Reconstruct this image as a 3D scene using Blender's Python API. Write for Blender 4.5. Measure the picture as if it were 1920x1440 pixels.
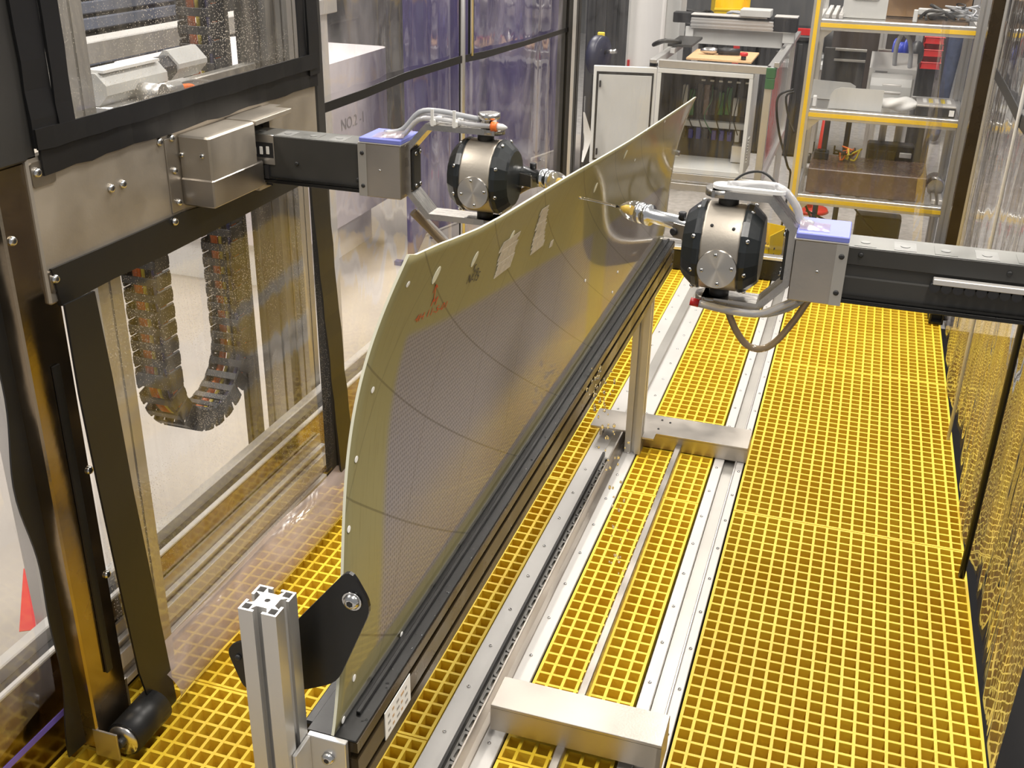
import bpy, bmesh, math, random
from mathutils import Vector, Matrix
random.seed(7)
for o in list(bpy.data.objects): bpy.data.objects.remove(o, do_unlink=True)
SC = bpy.context.scene; COL = SC.collection
# ------------------------------------------------------------------ camera
FPX, YAW, PIT, ROL, CAMH = 1995.99, .3063022, .4380009, .0224967, 1.75
_fw = Vector((-math.sin(YAW)*math.cos(PIT), math.cos(YAW)*math.cos(PIT), -math.sin(PIT)))
_rt = Vector((math.cos(YAW), math.sin(YAW), 0)); _up = _rt.cross(_fw)
CR = _rt*math.cos(ROL)+_up*math.sin(ROL); CU = -_rt*math.sin(ROL)+_up*math.cos(ROL); CW = _fw
CAMP = Vector((0, 0, CAMH))
cam = bpy.data.cameras.new('camera'); cam.sensor_width = 36; cam.lens = FPX/1920*36
cam.clip_start = .05; cam.clip_end = 80
co = bpy.data.objects.new('camera', cam); COL.objects.link(co)
mw = Matrix((CR, CU, -CW)).transposed().to_4x4(); mw.translation = CAMP; co.matrix_world = mw
SC.camera = co
# ------------------------------------------------------------------ world, lights, exposure
w = bpy.data.worlds.new('world'); SC.world = w; w.use_nodes = True
w.node_tree.nodes['Background'].inputs[0].default_value = (.96, .97, 1, 1)
w.node_tree.nodes['Background'].inputs[1].default_value = .22
def area(x, y, z, sx, sy, e):
    l = bpy.data.lights.new('ceiling_light', 'AREA'); l.shape = 'RECTANGLE'; l.size = sx; l.size_y = sy
    l.energy = e; l.color = (1, .94, .86)
    o = bpy.data.objects.new('ceiling_light', l); COL.objects.link(o); o.location = (x, y, z)
for (x, y) in ((-3.4, 1.0), (-3.4, 4.6), (.6, .2), (.1, 4.0), (.2, 7.8), (3.4, 2.4), (-3.2, 8.4)):
    area(x, y, 4.6, .5, 1.9, 80 if y < .5 else 122)
SC.view_settings.view_transform = 'Standard'; SC.view_settings.look = 'None'
SC.view_settings.gamma = 1; SC.view_settings.use_curve_mapping = False
SC.view_settings.exposure = .5
# ------------------------------------------------------------------ pixel -> place
def ray(px, py): return CW + CR*((px-960)/FPX) - CU*((py-720)/FPX)
def onz(px, py, z): d = ray(px, py); return CAMP + d*((z-CAMH)/d.z)
def onx(px, py, x): d = ray(px, py); return CAMP + d*(x/d.x)
def ony(px, py, y): d = ray(px, py); return CAMP + d*(y/d.y)
def proj(p):
    v = Vector(p)-CAMP; k = v.dot(CW); return 960+FPX*v.dot(CR)/k, 720-FPX*v.dot(CU)/k
# ------------------------------------------------------------------ materials
MATS = {}
def nodes(name):
    m = bpy.data.materials.new(name); m.use_nodes = True; nt = m.node_tree
    return m, nt, nt.nodes, nt.links, nt.nodes['Principled BSDF']
def M(name, col, rough=.5, metal=0, var=0, vscale=8, bump=0, bscale=60, stretch=(1, 1, 1), var2=None, rvar=0, coat=0, spec=.5, trans=0):
    """Principled with procedural colour variation (var), roughness variation and fine relief."""
    if name in MATS: return MATS[name]
    m, nt, N, L, b = nodes(name)
    b.inputs['Roughness'].default_value = rough; b.inputs['Metallic'].default_value = metal
    b.inputs['Coat Weight'].default_value = coat; b.inputs['Specular IOR Level'].default_value = spec
    b.inputs['Transmission Weight'].default_value = trans
    b.inputs['Base Color'].default_value = (*col, 1)
    tc = N.new('ShaderNodeTexCoord'); mp = N.new('ShaderNodeMapping'); mp.inputs['Scale'].default_value = stretch
    L.new(tc.outputs['Object'], mp.inputs['Vector'])
    if var or rvar:
        n = N.new('ShaderNodeTexNoise'); n.inputs['Scale'].default_value = vscale; n.inputs['Detail'].default_value = 6
        L.new(mp.outputs[0], n.inputs['Vector'])
        mr = N.new('ShaderNodeMapRange'); mr.inputs['From Min'].default_value = .3; mr.inputs['From Max'].default_value = .7
        L.new(n.outputs['Fac'], mr.inputs['Value'])
        if var:
            mx = N.new('ShaderNodeMix'); mx.data_type = 'RGBA'
            c2 = var2 or tuple(c*(1-var) for c in col)
            mx.inputs['A'].default_value = (*c2, 1); mx.inputs['B'].default_value = (*col, 1)
            L.new(mr.outputs[0], mx.inputs['Factor']); L.new(mx.outputs['Result'], b.inputs['Base Color'])
        if rvar:
            r2 = N.new('ShaderNodeMapRange'); r2.inputs['To Min'].default_value = max(.02, rough-rvar); r2.inputs['To Max'].default_value = min(1, rough+rvar)
            L.new(mr.outputs[0], r2.inputs['Value']); L.new(r2.outputs[0], b.inputs['Roughness'])
    if bump:
        n2 = N.new('ShaderNodeTexNoise'); n2.inputs['Scale'].default_value = bscale; n2.inputs['Detail'].default_value = 3
        L.new(mp.outputs[0], n2.inputs['Vector'])
        bp = N.new('ShaderNodeBump'); bp.inputs['Strength'].default_value = bump; bp.inputs['Distance'].default_value = .004
        L.new(n2.outputs['Fac'], bp.inputs['Height']); L.new(bp.outputs[0], b.inputs['Normal'])
    MATS[name] = m; return m
def vinyl(name, haze=.12, hz_col=(.9, .88, .88), rough=.06, bump=.35, stretch=(6, 6, .8), bscale=3, spots=0, fres=1.45, tint=(.95, .95, .95), haze_scale=3, hmin=.35, hmax=2.2, dist=.006):
    """clear sheet: see-through, mirror-like at grazing angles, with hazy streaks and dried water spots"""
    m, nt, N, L, b = nodes(name); N.remove(b); out = N['Material Output']
    tc = N.new('ShaderNodeTexCoord'); mp = N.new('ShaderNodeMapping'); mp.inputs['Scale'].default_value = stretch
    L.new(tc.outputs['Object'], mp.inputs['Vector'])
    nz = N.new('ShaderNodeTexNoise'); nz.inputs['Scale'].default_value = bscale; nz.inputs['Detail'].default_value = 2.5; nz.inputs['Distortion'].default_value = .6
    L.new(mp.outputs[0], nz.inputs['Vector'])
    bp = N.new('ShaderNodeBump'); bp.inputs['Strength'].default_value = bump; bp.inputs['Distance'].default_value = dist
    L.new(nz.outputs['Fac'], bp.inputs['Height'])
    tr = N.new('ShaderNodeBsdfTransparent'); tr.inputs['Color'].default_value = (*tint, 1)
    gl = N.new('ShaderNodeBsdfGlossy'); gl.inputs['Roughness'].default_value = rough; gl.inputs['Color'].default_value = (.95, .95, .95, 1)
    L.new(bp.outputs[0], gl.inputs['Normal'])
    lw = N.new('ShaderNodeLayerWeight'); lw.inputs['Blend'].default_value = .5; L.new(bp.outputs[0], lw.inputs['Normal'])
    pw = N.new('ShaderNodeMath'); pw.operation = 'POWER'; pw.inputs[1].default_value = 4.6; L.new(lw.outputs['Facing'], pw.inputs[0])
    f0 = 2*((fres-1)/(fres+1))**2; fr = N.new('ShaderNodeMath'); fr.operation = 'MULTIPLY_ADD'; fr.inputs[1].default_value = 1-f0; fr.inputs[2].default_value = f0; L.new(pw.outputs[0], fr.inputs[0])
    mx = N.new('ShaderNodeMixShader'); L.new(fr.outputs[0], mx.inputs[0]); L.new(tr.outputs[0], mx.inputs[1]); L.new(gl.outputs[0], mx.inputs[2])
    df = N.new('ShaderNodeBsdfDiffuse'); df.inputs['Color'].default_value = (*hz_col, 1)
    tl = N.new('ShaderNodeBsdfTranslucent'); tl.inputs['Color'].default_value = (*hz_col, 1)
    ad = N.new('ShaderNodeMixShader'); ad.inputs[0].default_value = .5; L.new(df.outputs[0], ad.inputs[1]); L.new(tl.outputs[0], ad.inputs[2])
    n2 = N.new('ShaderNodeTexNoise'); n2.inputs['Scale'].default_value = haze_scale; n2.inputs['Detail'].default_value = 5; n2.inputs['Distortion'].default_value = 1.2
    L.new(mp.outputs[0], n2.inputs['Vector'])
    mr = N.new('ShaderNodeMapRange'); mr.inputs['From Min'].default_value = .42; mr.inputs['From Max'].default_value = .75
    mr.inputs['To Min'].default_value = haze*hmin; mr.inputs['To Max'].default_value = min(1, haze*hmax)
    L.new(n2.outputs['Fac'], mr.inputs['Value']); fac = mr.outputs[0]
    if spots:
        v = N.new('ShaderNodeTexVoronoi'); v.inputs['Scale'].default_value = 210; L.new(tc.outputs['Object'], v.inputs['Vector'])
        n3 = N.new('ShaderNodeTexNoise'); n3.inputs['Scale'].default_value = 4; L.new(tc.outputs['Object'], n3.inputs['Vector'])
        thr = N.new('ShaderNodeMapRange'); thr.inputs['From Min'].default_value = .35; thr.inputs['From Max'].default_value = .7; thr.inputs['To Min'].default_value = .08; thr.inputs['To Max'].default_value = .34
        L.new(n3.outputs['Fac'], thr.inputs['Value'])
        lt = N.new('ShaderNodeMath'); lt.operation = 'LESS_THAN'; L.new(v.outputs['Distance'], lt.inputs[0]); L.new(thr.outputs[0], lt.inputs[1])
        ml = N.new('ShaderNodeMath'); ml.operation = 'MULTIPLY'; ml.inputs[1].default_value = spots; L.new(lt.outputs[0], ml.inputs[0])
        mm = N.new('ShaderNodeMath'); mm.operation = 'MAXIMUM'; L.new(ml.outputs[0], mm.inputs[0]); L.new(fac, mm.inputs[1]); fac = mm.outputs[0]
    m2 = N.new('ShaderNodeMixShader'); L.new(fac, m2.inputs[0]); L.new(mx.outputs[0], m2.inputs[1]); L.new(ad.outputs[0], m2.inputs[2])
    L.new(m2.outputs[0], out.inputs['Surface']); MATS[name] = m; return m

M('yellow_frp', (.90, .66, .05), .45, var=.16, vscale=5, bump=.25, bscale=90, var2=(.84, .55, .03))
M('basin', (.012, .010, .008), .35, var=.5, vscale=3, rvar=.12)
M('concrete', (.44, .40, .355), .6, var=.18, vscale=2.2, bump=.08, bscale=30)
M('terrazzo', (.48, .46, .44), .4, var=.35, vscale=26)
M('steel', (.52, .48, .43), .38, 1, var=.22, vscale=5, rvar=.12, bump=.05, bscale=200)
M('steel_plate', (.52, .47, .40), .48, .85, var=.16, vscale=7, rvar=.1, bump=.06, bscale=170)
M('steel_bright', (.72, .70, .67), .28, 1, var=.1, vscale=9, rvar=.08)
M('steel_wet', (.42, .34, .24), .2, 1, var=.45, vscale=6, rvar=.12, bump=.15, bscale=22)
M('brushed', (.56, .53, .49), .3, 1, var=.25, vscale=30, stretch=(1, 30, 1), rvar=.1)
M('alu', (.74, .73, .71), .36, .85, var=.08, vscale=4)
M('alu_dull', (.55, .53, .49), .42, .8, var=.15, vscale=5)
M('rail_white', (.64, .62, .59), .42, .3, var=.08, vscale=6)
M('chrome', (.80, .80, .79), .2, 1)
M('patch_grey', (.26, .26, .25), .5, .2, var=.25, vscale=30)
M('link_steel', (.17, .165, .155), .4, .8, var=.3, vscale=20)
M('screw', (.66, .65, .63), .22, 1)
M('socket', (.02, .02, .02), .5)
M('black_rubber', (.014, .014, .014), .42, var=.35, vscale=9, bump=.15, bscale=12)
M('black_band', (.009, .009, .0095), .42, var=.3, vscale=5, bump=.3, bscale=7)
M('black_paint', (.009, .009, .009), .34, var=.2, vscale=20, bump=.06, bscale=60)
M('black_plastic', (.02, .02, .022), .45, var=.25, vscale=16, bump=.1, bscale=50)
M('black_anod', (.022, .021, .019), .26, .3, var=.4, vscale=10, rvar=.1)
M('brown_anod', (.05, .034, .016), .3, .35, var=.4, vscale=8, rvar=.1)
M('arm_grey', (.055, .053, .048), .45, .2, var=.2, vscale=8, rvar=.06)
M('arm_top', (.22, .22, .205), .45, .4, var=.4, vscale=14, rvar=.1)
M('dark_grey', (.05, .048, .045), .45, .3, var=.3, vscale=6)
M('blue_pad', (.20, .23, .66), .5, var=.08, vscale=10)
M('rubber_cap', (.02, .024, .026), .33, var=.35, vscale=14, bump=.15, bscale=30)
M('white_plastic', (.82, .81, .78), .4, var=.05, vscale=8)
M('white_paper', (.84, .83, .80), .7, var=.06, vscale=12)
M('tape_paper', (.60, .53, .42), .6, var=.2, vscale=60, bump=.3, bscale=90)
M('red', (.62, .02, .02), .4, var=.12, vscale=6)
M('orange', (.90, .19, .03), .45, var=.15, vscale=14)
M('cable_yellow', (.80, .62, .05), .45, var=.1)
M('cable_blue', (.04, .045, .20), .5, var=.2)
M('cable_black', (.02, .019, .018), .5, var=.2)
M('hose_grey', (.42, .43, .45), .4, var=.08)
M('hose_clear', (.80, .80, .82), .12, var=.1, trans=.55)
M('hose_tan', (.46, .36, .24), .15, var=.15, trans=.35)
M('green', (.045, .15, .05), .4, var=.1)
M('wood', (.68, .43, .22), .55, var=.2, vscale=6, stretch=(1, 12, 1))
M('cardboard', (.52, .34, .19), .8, var=.15, vscale=5)
M('panel_grey', (.55, .55, .53), .45, var=.08, vscale=6)
M('cabinet_white', (.70, .70, .67), .45, var=.06, vscale=7)
M('cabinet_dark', (.05, .045, .04), .5, var=.4, vscale=5)
M('violet', (.055, .042, .17), .45, var=.4, vscale=3, stretch=(1, 1, .3))
M('violet_tape', (.24, .17, .72), .5, var=.2, vscale=12)
M('tank_white', (.74, .68, .69), .5, var=.08, vscale=2)
M('wall_white', (.84, .82, .79), .7, var=.06, vscale=2)
M('crate_grey', (.20, .22, .28), .5, var=.25, vscale=6)
M('crate_black', (.03, .03, .031), .5, var=.4, vscale=5)
M('yellow_bin', (.88, .60, .01), .4, var=.1, vscale=6)
M('yellow_strip', (.92, .60, .03), .45, var=.08, vscale=10)
M('granite', (.15, .10, .085), .25, var=.3, vscale=40, rvar=.08)
M('dark_brown', (.05, .034, .024), .6, var=.4, vscale=4)
M('reel_blue', (.02, .022, .05), .4, var=.2)
M('jeans', (.05, .065, .12), .85, var=.35, vscale=25, bump=.2, bscale=120)
M('shirt', (.22, .22, .24), .85, var=.2, vscale=14)
M('skin', (.55, .34, .25), .55, var=.1)
M('shoe', (.02, .02, .022), .6, var=.3)
M('blue_plastic', (.03, .05, .36), .35, var=.15)
M('ink_red', (.55, .07, .02), .6); M('ink_black', (.03, .03, .05), .6); M('ink_grey', (.30, .29, .28), .6)
M('sensor_yellow', (.78, .52, .05), .4, var=.1)
M('water', (.96, .97, .98), .03, trans=1.0)
M('clear_plastic', (.97, .97, .97), .04, trans=.93)
M('concrete_wall', (.20, .20, .20), .8, var=.25, vscale=1.5)
M('glow_orange', (.75, .25, .03), .5)
vinyl('vinyl_window', haze=.07, spots=.62, bump=.12, hz_col=(.80, .72, .60), bscale=2)
vinyl('vinyl_curtain', haze=.10, hz_col=(.86, .80, .84), bump=.5, stretch=(1.6, 1.6, 1.0), bscale=4, haze_scale=2.2, fres=1.5)
vinyl('vinyl_right', haze=.05, hz_col=(.80, .72, .70), bump=.7, stretch=(3.2, 3.2, .9), fres=1.85, rough=.03, dist=.012)
vinyl('vinyl_back', haze=.02, bump=.3, fres=1.4)
vinyl('vinyl_hem', haze=.62, hz_col=(.72, .60, .56), bump=.6, stretch=(4, 2, 4), bscale=5, rough=.15, hmin=.75, hmax=1.2)
vinyl('clear_shell', haze=.06, bump=.1, fres=1.7, tint=(.93, .92, .88), rough=.05)
# ------------------------------------------------------------------ mesh helpers
ORG = {}
class MB:
    def __init__(s): s.bm = bmesh.new(); s.mi = 0
    def _mark(s, fs, smooth=False):
        for f in fs: f.material_index = s.mi; f.smooth = smooth
    def box(s, x0, x1, y0, y1, z0, z1, bev=0, mat=None):
        t = bmesh.new(); bmesh.ops.create_cube(t, size=1)
        S = Matrix.Diagonal((abs(x1-x0), abs(y1-y0), abs(z1-z0), 1)); T = Matrix.Translation(((x0+x1)/2, (y0+y1)/2, (z0+z1)/2))
        t.transform(T @ S)
        if bev: bmesh.ops.bevel(t, geom=t.edges[:], offset=bev, segments=1, affect='EDGES', profile=.5)
        if mat is not None: t.transform(mat)
        s.join(t); return s
    def join(s, t, smooth=False):
        vm = {v: s.bm.verts.new(v.co) for v in t.verts}
        for f in t.faces:
            try: g = s.bm.faces.new([vm[v] for v in f.verts]); g.material_index = s.mi; g.smooth = smooth
            except ValueError: pass
        t.free()
    def quad(s, a, b, c, d): 
        f = s.bm.faces.new([s.bm.verts.new(p) for p in (a, b, c, d)]); s._mark([f]); return s
    def ring(s, pts): return [s.bm.verts.new(p) for p in pts]
    def loft(s, rings, closed=True, cap=True, smooth=True):
        R = [s.ring(r) for r in rings]; n = len(R[0])
        for a, b in zip(R[:-1], R[1:]):
            for i in range(n if closed else n-1):
                j = (i+1) % n
                s._mark([s.bm.faces.new((a[i], a[j], b[j], b[i]))], smooth)
        if cap:
            s._mark([s.bm.faces.new(R[0][::-1])]); s._mark([s.bm.faces.new(R[-1])])
        return s
    def lathe(s, o, ax, prof, n=20, smooth=True, cap=True, ph=0):
        """prof = [(distance along axis, radius)...]"""
        o = Vector(o); ax = Vector(ax).normalized(); t = Vector((0, 0, 1)) if abs(ax.z) < .9 else Vector((1, 0, 0))
        e1 = ax.cross(t).normalized(); e2 = ax.cross(e1)
        rs = [[o+ax*d+(e1*math.cos(ph+2*math.pi*k/n)+e2*math.sin(ph+2*math.pi*k/n))*max(r, 1e-5) for k in range(n)] for d, r in prof]
        return s.loft(rs, True, cap, smooth)
    def cyl(s, a, b, r, n=14, r2=None, smooth=True):
        a = Vector(a); b = Vector(b); return s.lathe(a, b-a, [(0, r), ((b-a).length, r if r2 is None else r2)], n, smooth)
    def tube(s, pts, r, n=8, sub=4):
        P = [Vector(p) for p in pts]
        if sub > 1 and len(P) > 2:
            Q = []
            for i in range(len(P)-1):
                p0 = P[max(i-1, 0)]; p1 = P[i]; p2 = P[i+1]; p3 = P[min(i+2, len(P)-1)]
                for k in range(sub):
                    t = k/sub
                    Q.append(.5*((2*p1)+(p2-p0)*t+(2*p0-5*p1+4*p2-p3)*t*t+(3*p1-p0-3*p2+p3)*t**3))
            P = Q+[P[-1]]
        rs = []; up = Vector((.13, .21, .97)); e1 = None
        for i, p in enumerate(P):
            d = (P[min(i+1, len(P)-1)]-P[max(i-1, 0)]).normalized()
            e1 = (d.cross(up) if e1 is None else (e1-d*e1.dot(d)))
            if e1.length < 1e-5: e1 = d.orthogonal()
            e1.normalize(); e2 = d.cross(e1)
            rs.append([p+(e1*math.cos(2*math.pi*k/n)+e2*math.sin(2*math.pi*k/n))*r for k in range(n)])
        return s.loft(rs)
    def prism(s, loops, o, ex, ey, ez, smooth=False):
        """2D loops (first outer, rest holes) in (ex,ey) at o, extruded by ez"""
        o = Vector(o); ex = Vector(ex); ey = Vector(ey); ez = Vector(ez)
        for k in (0, 1):
            t = bmesh.new(); es = []
            for lp in loops:
                vs = [t.verts.new(o+ex*a+ey*b+ez*k) for a, b in lp]
                es += [t.edges.new((vs[i], vs[(i+1) % len(vs)])) for i in range(len(vs))]
            bmesh.ops.triangle_fill(t, edges=es, use_beauty=True, use_dissolve=False)
            s.join(t)
        for lp in loops:
            a = s.ring([o+ex*p+ey*q for p, q in lp]); b = s.ring([o+ex*p+ey*q+ez for p, q in lp]); n = len(a)
            for i in range(n): s._mark([s.bm.faces.new((a[i], a[(i+1) % n], b[(i+1) % n], b[i]))], smooth)
        return s
    def grid(s, fn, nu, nv, smooth=True):
        V = [[s.bm.verts.new(fn(i/nu, j/nv)) for j in range(nv+1)] for i in range(nu+1)]
        for i in range(nu):
            for j in range(nv): s._mark([s.bm.faces.new((V[i][j], V[i+1][j], V[i+1][j+1], V[i][j+1]))], smooth)
        return s
    def sphere(s, c, r, seg=10, sc=(1, 1, 1)):
        t = bmesh.new(); bmesh.ops.create_uvsphere(t, u_segments=seg, v_segments=max(4, seg//2+1), radius=r)
        t.transform(Matrix.Translation(c) @ Matrix.Diagonal((*sc, 1))); s.join(t, True); return s
    def xf(s, m): s.bm.transform(m); return s
    def build(s, name, mat, parent=None, **kw):
        bm = s.bm; bmesh.ops.remove_doubles(bm, verts=bm.verts, dist=1e-6) if kw.pop('weld', False) else None
        bmesh.ops.recalc_face_normals(bm, faces=bm.faces)
        if parent is None:
            xs = [v.co for v in bm.verts]
            org = Vector(((min(v.x for v in xs)+max(v.x for v in xs))/2, (min(v.y for v in xs)+max(v.y for v in xs))/2, min(v.z for v in xs)))
        else: org = ORG[parent.name]
        bm.transform(Matrix.Translation(-org))
        me = bpy.data.meshes.new(name); bm.to_mesh(me); bm.free()
        for mt in (mat if isinstance(mat, (list, tuple)) else [mat]): me.materials.append(MATS[mt] if isinstance(mt, str) else mt)
        o = bpy.data.objects.new(name, me); COL.objects.link(o)
        if parent is None: o.location = org
        else: o.parent = parent
        ORG[o.name] = org
        if kw: tag(o, **kw)
        return o
def tag(o, label=None, cat=None, group=None, kind=None):
    if label: o['label'] = label
    if cat: o['category'] = cat
    if group: o['group'] = group
    if kind: o['kind'] = kind
    return o
def thing(name, label, cat, loc, group=None):
    o = bpy.data.objects.new(name, None); COL.objects.link(o); o.location = loc; o.empty_display_size = .05
    ORG[o.name] = Vector(loc); return tag(o, label, cat, group)
_sm = {}
def screw(parent, p, nrm, r=.005, mat='screw', name='screw'):
    key = (round(r, 4), mat)
    if key not in _sm:
        b = MB(); b.lathe((0, 0, 0), (0, 0, 1), [(-.001, r), (.35*r, r), (.75*r, r*.72), (.8*r, r*.45)], 10); b.mi = 1
        b.lathe((0, 0, 0), (0, 0, 1), [(.81*r, r*.42), (.83*r, r*.4)], 6)
        bmesh.ops.recalc_face_normals(b.bm, faces=b.bm.faces)
        me = bpy.data.meshes.new('screw'); b.bm.to_mesh(me); b.bm.free(); me.materials.append(MATS[mat]); me.materials.append(MATS['socket']); _sm[key] = me
    o = bpy.data.objects.new(name, _sm[key]); COL.objects.link(o); o.parent = parent
    o.location = Vector(p)-ORG[parent.name]; o.rotation_mode = 'QUATERNION'
    o.rotation_quaternion = Vector((0, 0, 1)).rotation_difference(Vector(nrm)); return o
def rrect(x0, x1, y0, y1, r, n=4):
    P = []
    for cx, cy, a in ((x1-r, y1-r, 0), (x0+r, y1-r, 90), (x0+r, y0+r, 180), (x1-r, y0+r, 270)):
        for k in range(n+1):
            t = math.radians(a+90*k/n); P.append((cx+r*math.cos(t), cy+r*math.sin(t)))
    return P
def circ(cx, cy, r, n=16): return [(cx+r*math.cos(2*math.pi*k/n), cy+r*math.sin(2*math.pi*k/n)) for k in range(n)]
def slotted(a, ns=1, so=.006, si=.011, lip=.004, dep=.014, b=None):
    """T-slot profile outline, half size a (by b); ns slots on each side"""
    b = b or a
    def side(L, H):   # along +x from -L to L on y=H, returns points left->right
        P = [(-L, H)]
        cs = [(-L+(2*L)*(k+.5)/ns) for k in range(ns)] if ns else []
        for c in cs: P += [(c-so, H), (c-so, H-lip), (c-si, H-lip), (c-si*.6, H-dep), (c+si*.6, H-dep), (c+si, H-lip), (c+so, H-lip), (c+so, H)]
        return P
    top = side(a, b); rt = [(y, -x) for x, y in side(b, a)]; bot = [(-x, -y) for x, y in top]; lf = [(-x, -y) for x, y in rt]
    return top+rt+bot+lf
EX, EY, EZ = Vector((1, 0, 0)), Vector((0, 1, 0)), Vector((0, 0, 1))
# ================================================================== SETTING
def struct(o): o['kind'] = 'structure'; return o
FZ = -.2                      # hall floor, below the raised basin
b = MB(); b.box(-9, 7, -2, 16, FZ-.1, FZ); struct(b.build('floor', 'terrazzo'))
b = MB(); b.box(-6.5, -1.86, -2, 9, FZ, FZ+.006); struct(b.build('floor_slab', 'concrete'))
b = MB(); b.box(-9, 7, 15.9, 16, FZ, 5); struct(b.build('wall_back', 'concrete_wall'))
b = MB(); b.box(-9, -8.9, -2, 16, FZ, 5); struct(b.build('wall_left', 'concrete_wall'))
# basin the gratings lie in
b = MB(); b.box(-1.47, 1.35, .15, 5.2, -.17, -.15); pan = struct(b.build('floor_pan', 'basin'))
b = MB(); b.box(-1.475, -1.462, .15, 5.2, -.17, .245); struct(b.build('wall_basin_left', 'steel_wet'))
b = MB(); b.box(-1.462, -1.4605, .15, 1.60, .085, .10); b.build('tape_stripe', 'violet_tape', label='violet tape stripe along the inside of the wet steel basin wall', cat='tape')
b = MB(); b.box(1.34, 1.35, .15, 5.2, -.17, .05); struct(b.build('wall_basin_right', 'steel_wet'))
b = MB(); b.box(-1.47, .5, 5.20, 5.215, -.19, .12); struct(b.build('wall_basin_back', 'steel_wet'))
# grating panels: bars with tapered sides, one moulded piece each
PX, PY, BT, BB, GD = .0353, .0381, .0036, .0028, .038
def grating(x0, x1, y0, y1, label, group):
    b = MB(); nx = max(1, round((x1-x0)/PX)); ny = max(1, round((y1-y0)/PY)); g = .0015
    x0 += g; x1 -= g; y0 += g; y1 -= g
    def bar(ax, c, lo, hi, z):
        c0 = min(max(c, (x0 if ax == 0 else y0)+BT), (x1 if ax == 0 else y1)-BT)
        P = [(c0-BT, z), (c0+BT, z), (c0+BB, z-GD), (c0-BB, z-GD)]
        if ax == 0: b.loft([[(q, lo, zz) for q, zz in P], [(q, hi, zz) for q, zz in P]], smooth=False)
        else: b.loft([[(lo, q, zz) for q, zz in P], [(hi, q, zz) for q, zz in P]], smooth=False)
    for i in range(nx+1): bar(0, x0+(x1-x0)*i/nx, y0, y1, 0)
    for j in range(ny+1): bar(1, y0+(y1-y0)*j/ny, x0, x1, -.0006)
    return b.build('grating_panel', 'yellow_frp', label=label, cat='grating', group=group)
SEAMS = [.475, 1.694, 2.925, 4.156, 5.19]
GL = (((-1.458, -.9055), 'gratings along the basin wall', ('wide amber grating panel under the black roller at the foot of the carriage', 'yellow grating panel under the hazy hem of the carriage window', 'yellow grating panel between the fibreglass panel and the crinkled curtain', 'yellow grating panel in front of the back left corner post')),
      ((-.9055, -.716), 'gratings below the beam', ('narrow yellow grating panel at the foot of the slotted leg with clamp plate', 'narrow yellow grating panel along the black beam next to the link strip', 'narrow yellow grating panel beside the far beam leg', 'narrow yellow grating panel between black beam end and bottom beam')),
      ((-.552, -.300), 'gratings between the rails', ('seven cell grating panel in front of the thick cross bar', 'seven cell grating panel between the two cross bars of the floor frame', 'seven cell grating panel running from the far cross bar to the hanging hoses', 'seven cell grating panel under the right swivel head touching the bottom beam')),
      ((-.193, .485), 'gratings beside the right curtain', ('wide yellow grating panel beside the end of the thick cross bar', 'wide yellow grating panel beside the black curtain rod', 'wide yellow grating panel in the middle of the row beside the right curtain', 'wide yellow grating panel at the foot of the brown corner post')))
for (gx0, gx1), grp, labs in GL:
    for k in range(4): grating(gx0, gx1, SEAMS[k], SEAMS[k+1], labs[k], grp)
# ------------------------------------------------------------------ floor rails
def rail(name, label, x0, x1, pieces, sx):
    t = thing(name, label, 'rail', ((x0+x1)/2, 2.8, -.15))
    for i, (nm, a, c, z0, z1, mt) in enumerate(pieces):
        b = MB(); b.box(a, c, .3, 5.19, z0, z1, .0015); b.build(nm, mt, t)
    for x in sx:
        for k in range(30): screw(t, (x, .45+.16*k, .002), EZ, .0045)
    return t
rail('floor_rail', 'pale metal floor rail with raised ridge and side screws under the beam leg', -.716, -.552,
     [('support', -.70, -.57, -.15, -.012, 'dark_grey'), ('flange', -.714, -.655, -.010, .002, 'rail_white'), ('ridge', -.655, -.618, -.010, .014, 'alu_dull'), ('flange', -.618, -.556, -.010, .002, 'rail_white')], (-.69, -.582))
rail('floor_rail', 'pale metal floor rail with sunken channel beside the wide gratings', -.300, -.193,
     [('support', -.285, -.205, -.15, -.022, 'dark_grey'), ('flange', -.294, -.262, -.010, .002, 'rail_white'), ('channel', -.262, -.226, -.020, -.012, 'alu_dull'), ('ridge', -.226, -.220, -.020, .006, 'alu'), ('flange', -.220, -.197, -.010, .002, 'rail_white')], (-.28, -.207))
# ------------------------------------------------------------------ left side beyond the carriage: rails outside the basin wall
for (x0, x1, z0, z1, mt, nm, lab) in ((-1.4755, -1.4605, .2455, .256, 'rail_white', 'wall_capping', 'pale capping strip on the top edge of the basin wall'),
                                 (-1.515, -1.480, .19, .235, 'cable_black', 'dark_gap_strip', 'dark strip standing in for the shaded gap behind the basin wall capping'),  # solid black strip standing in for the shade in the gap
                                 (-1.550, -1.520, .20, .262, 'rail_white', 'guide_rail', 'pale guide rail behind the dark gap strip'),
                                 (-1.64, -1.60, .02, .08, 'alu', 'guide_rail', 'low aluminium guide rail between basin and hall floor')):
    b = MB(); b.box(x0, x1, .6, 5.0, z0, z1, .003)
    if nm != 'wall_capping':
        for y in (.9, 2.1, 3.3, 4.5): b.box(x0+.004, x1-.004, y-.02, y+.02, FZ, z0)
    b.build(nm, mt, label=lab, cat={'guide_rail': 'rail', 'dark_gap_strip': 'cable tray', 'wall_capping': 'capping'}[nm])
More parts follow.
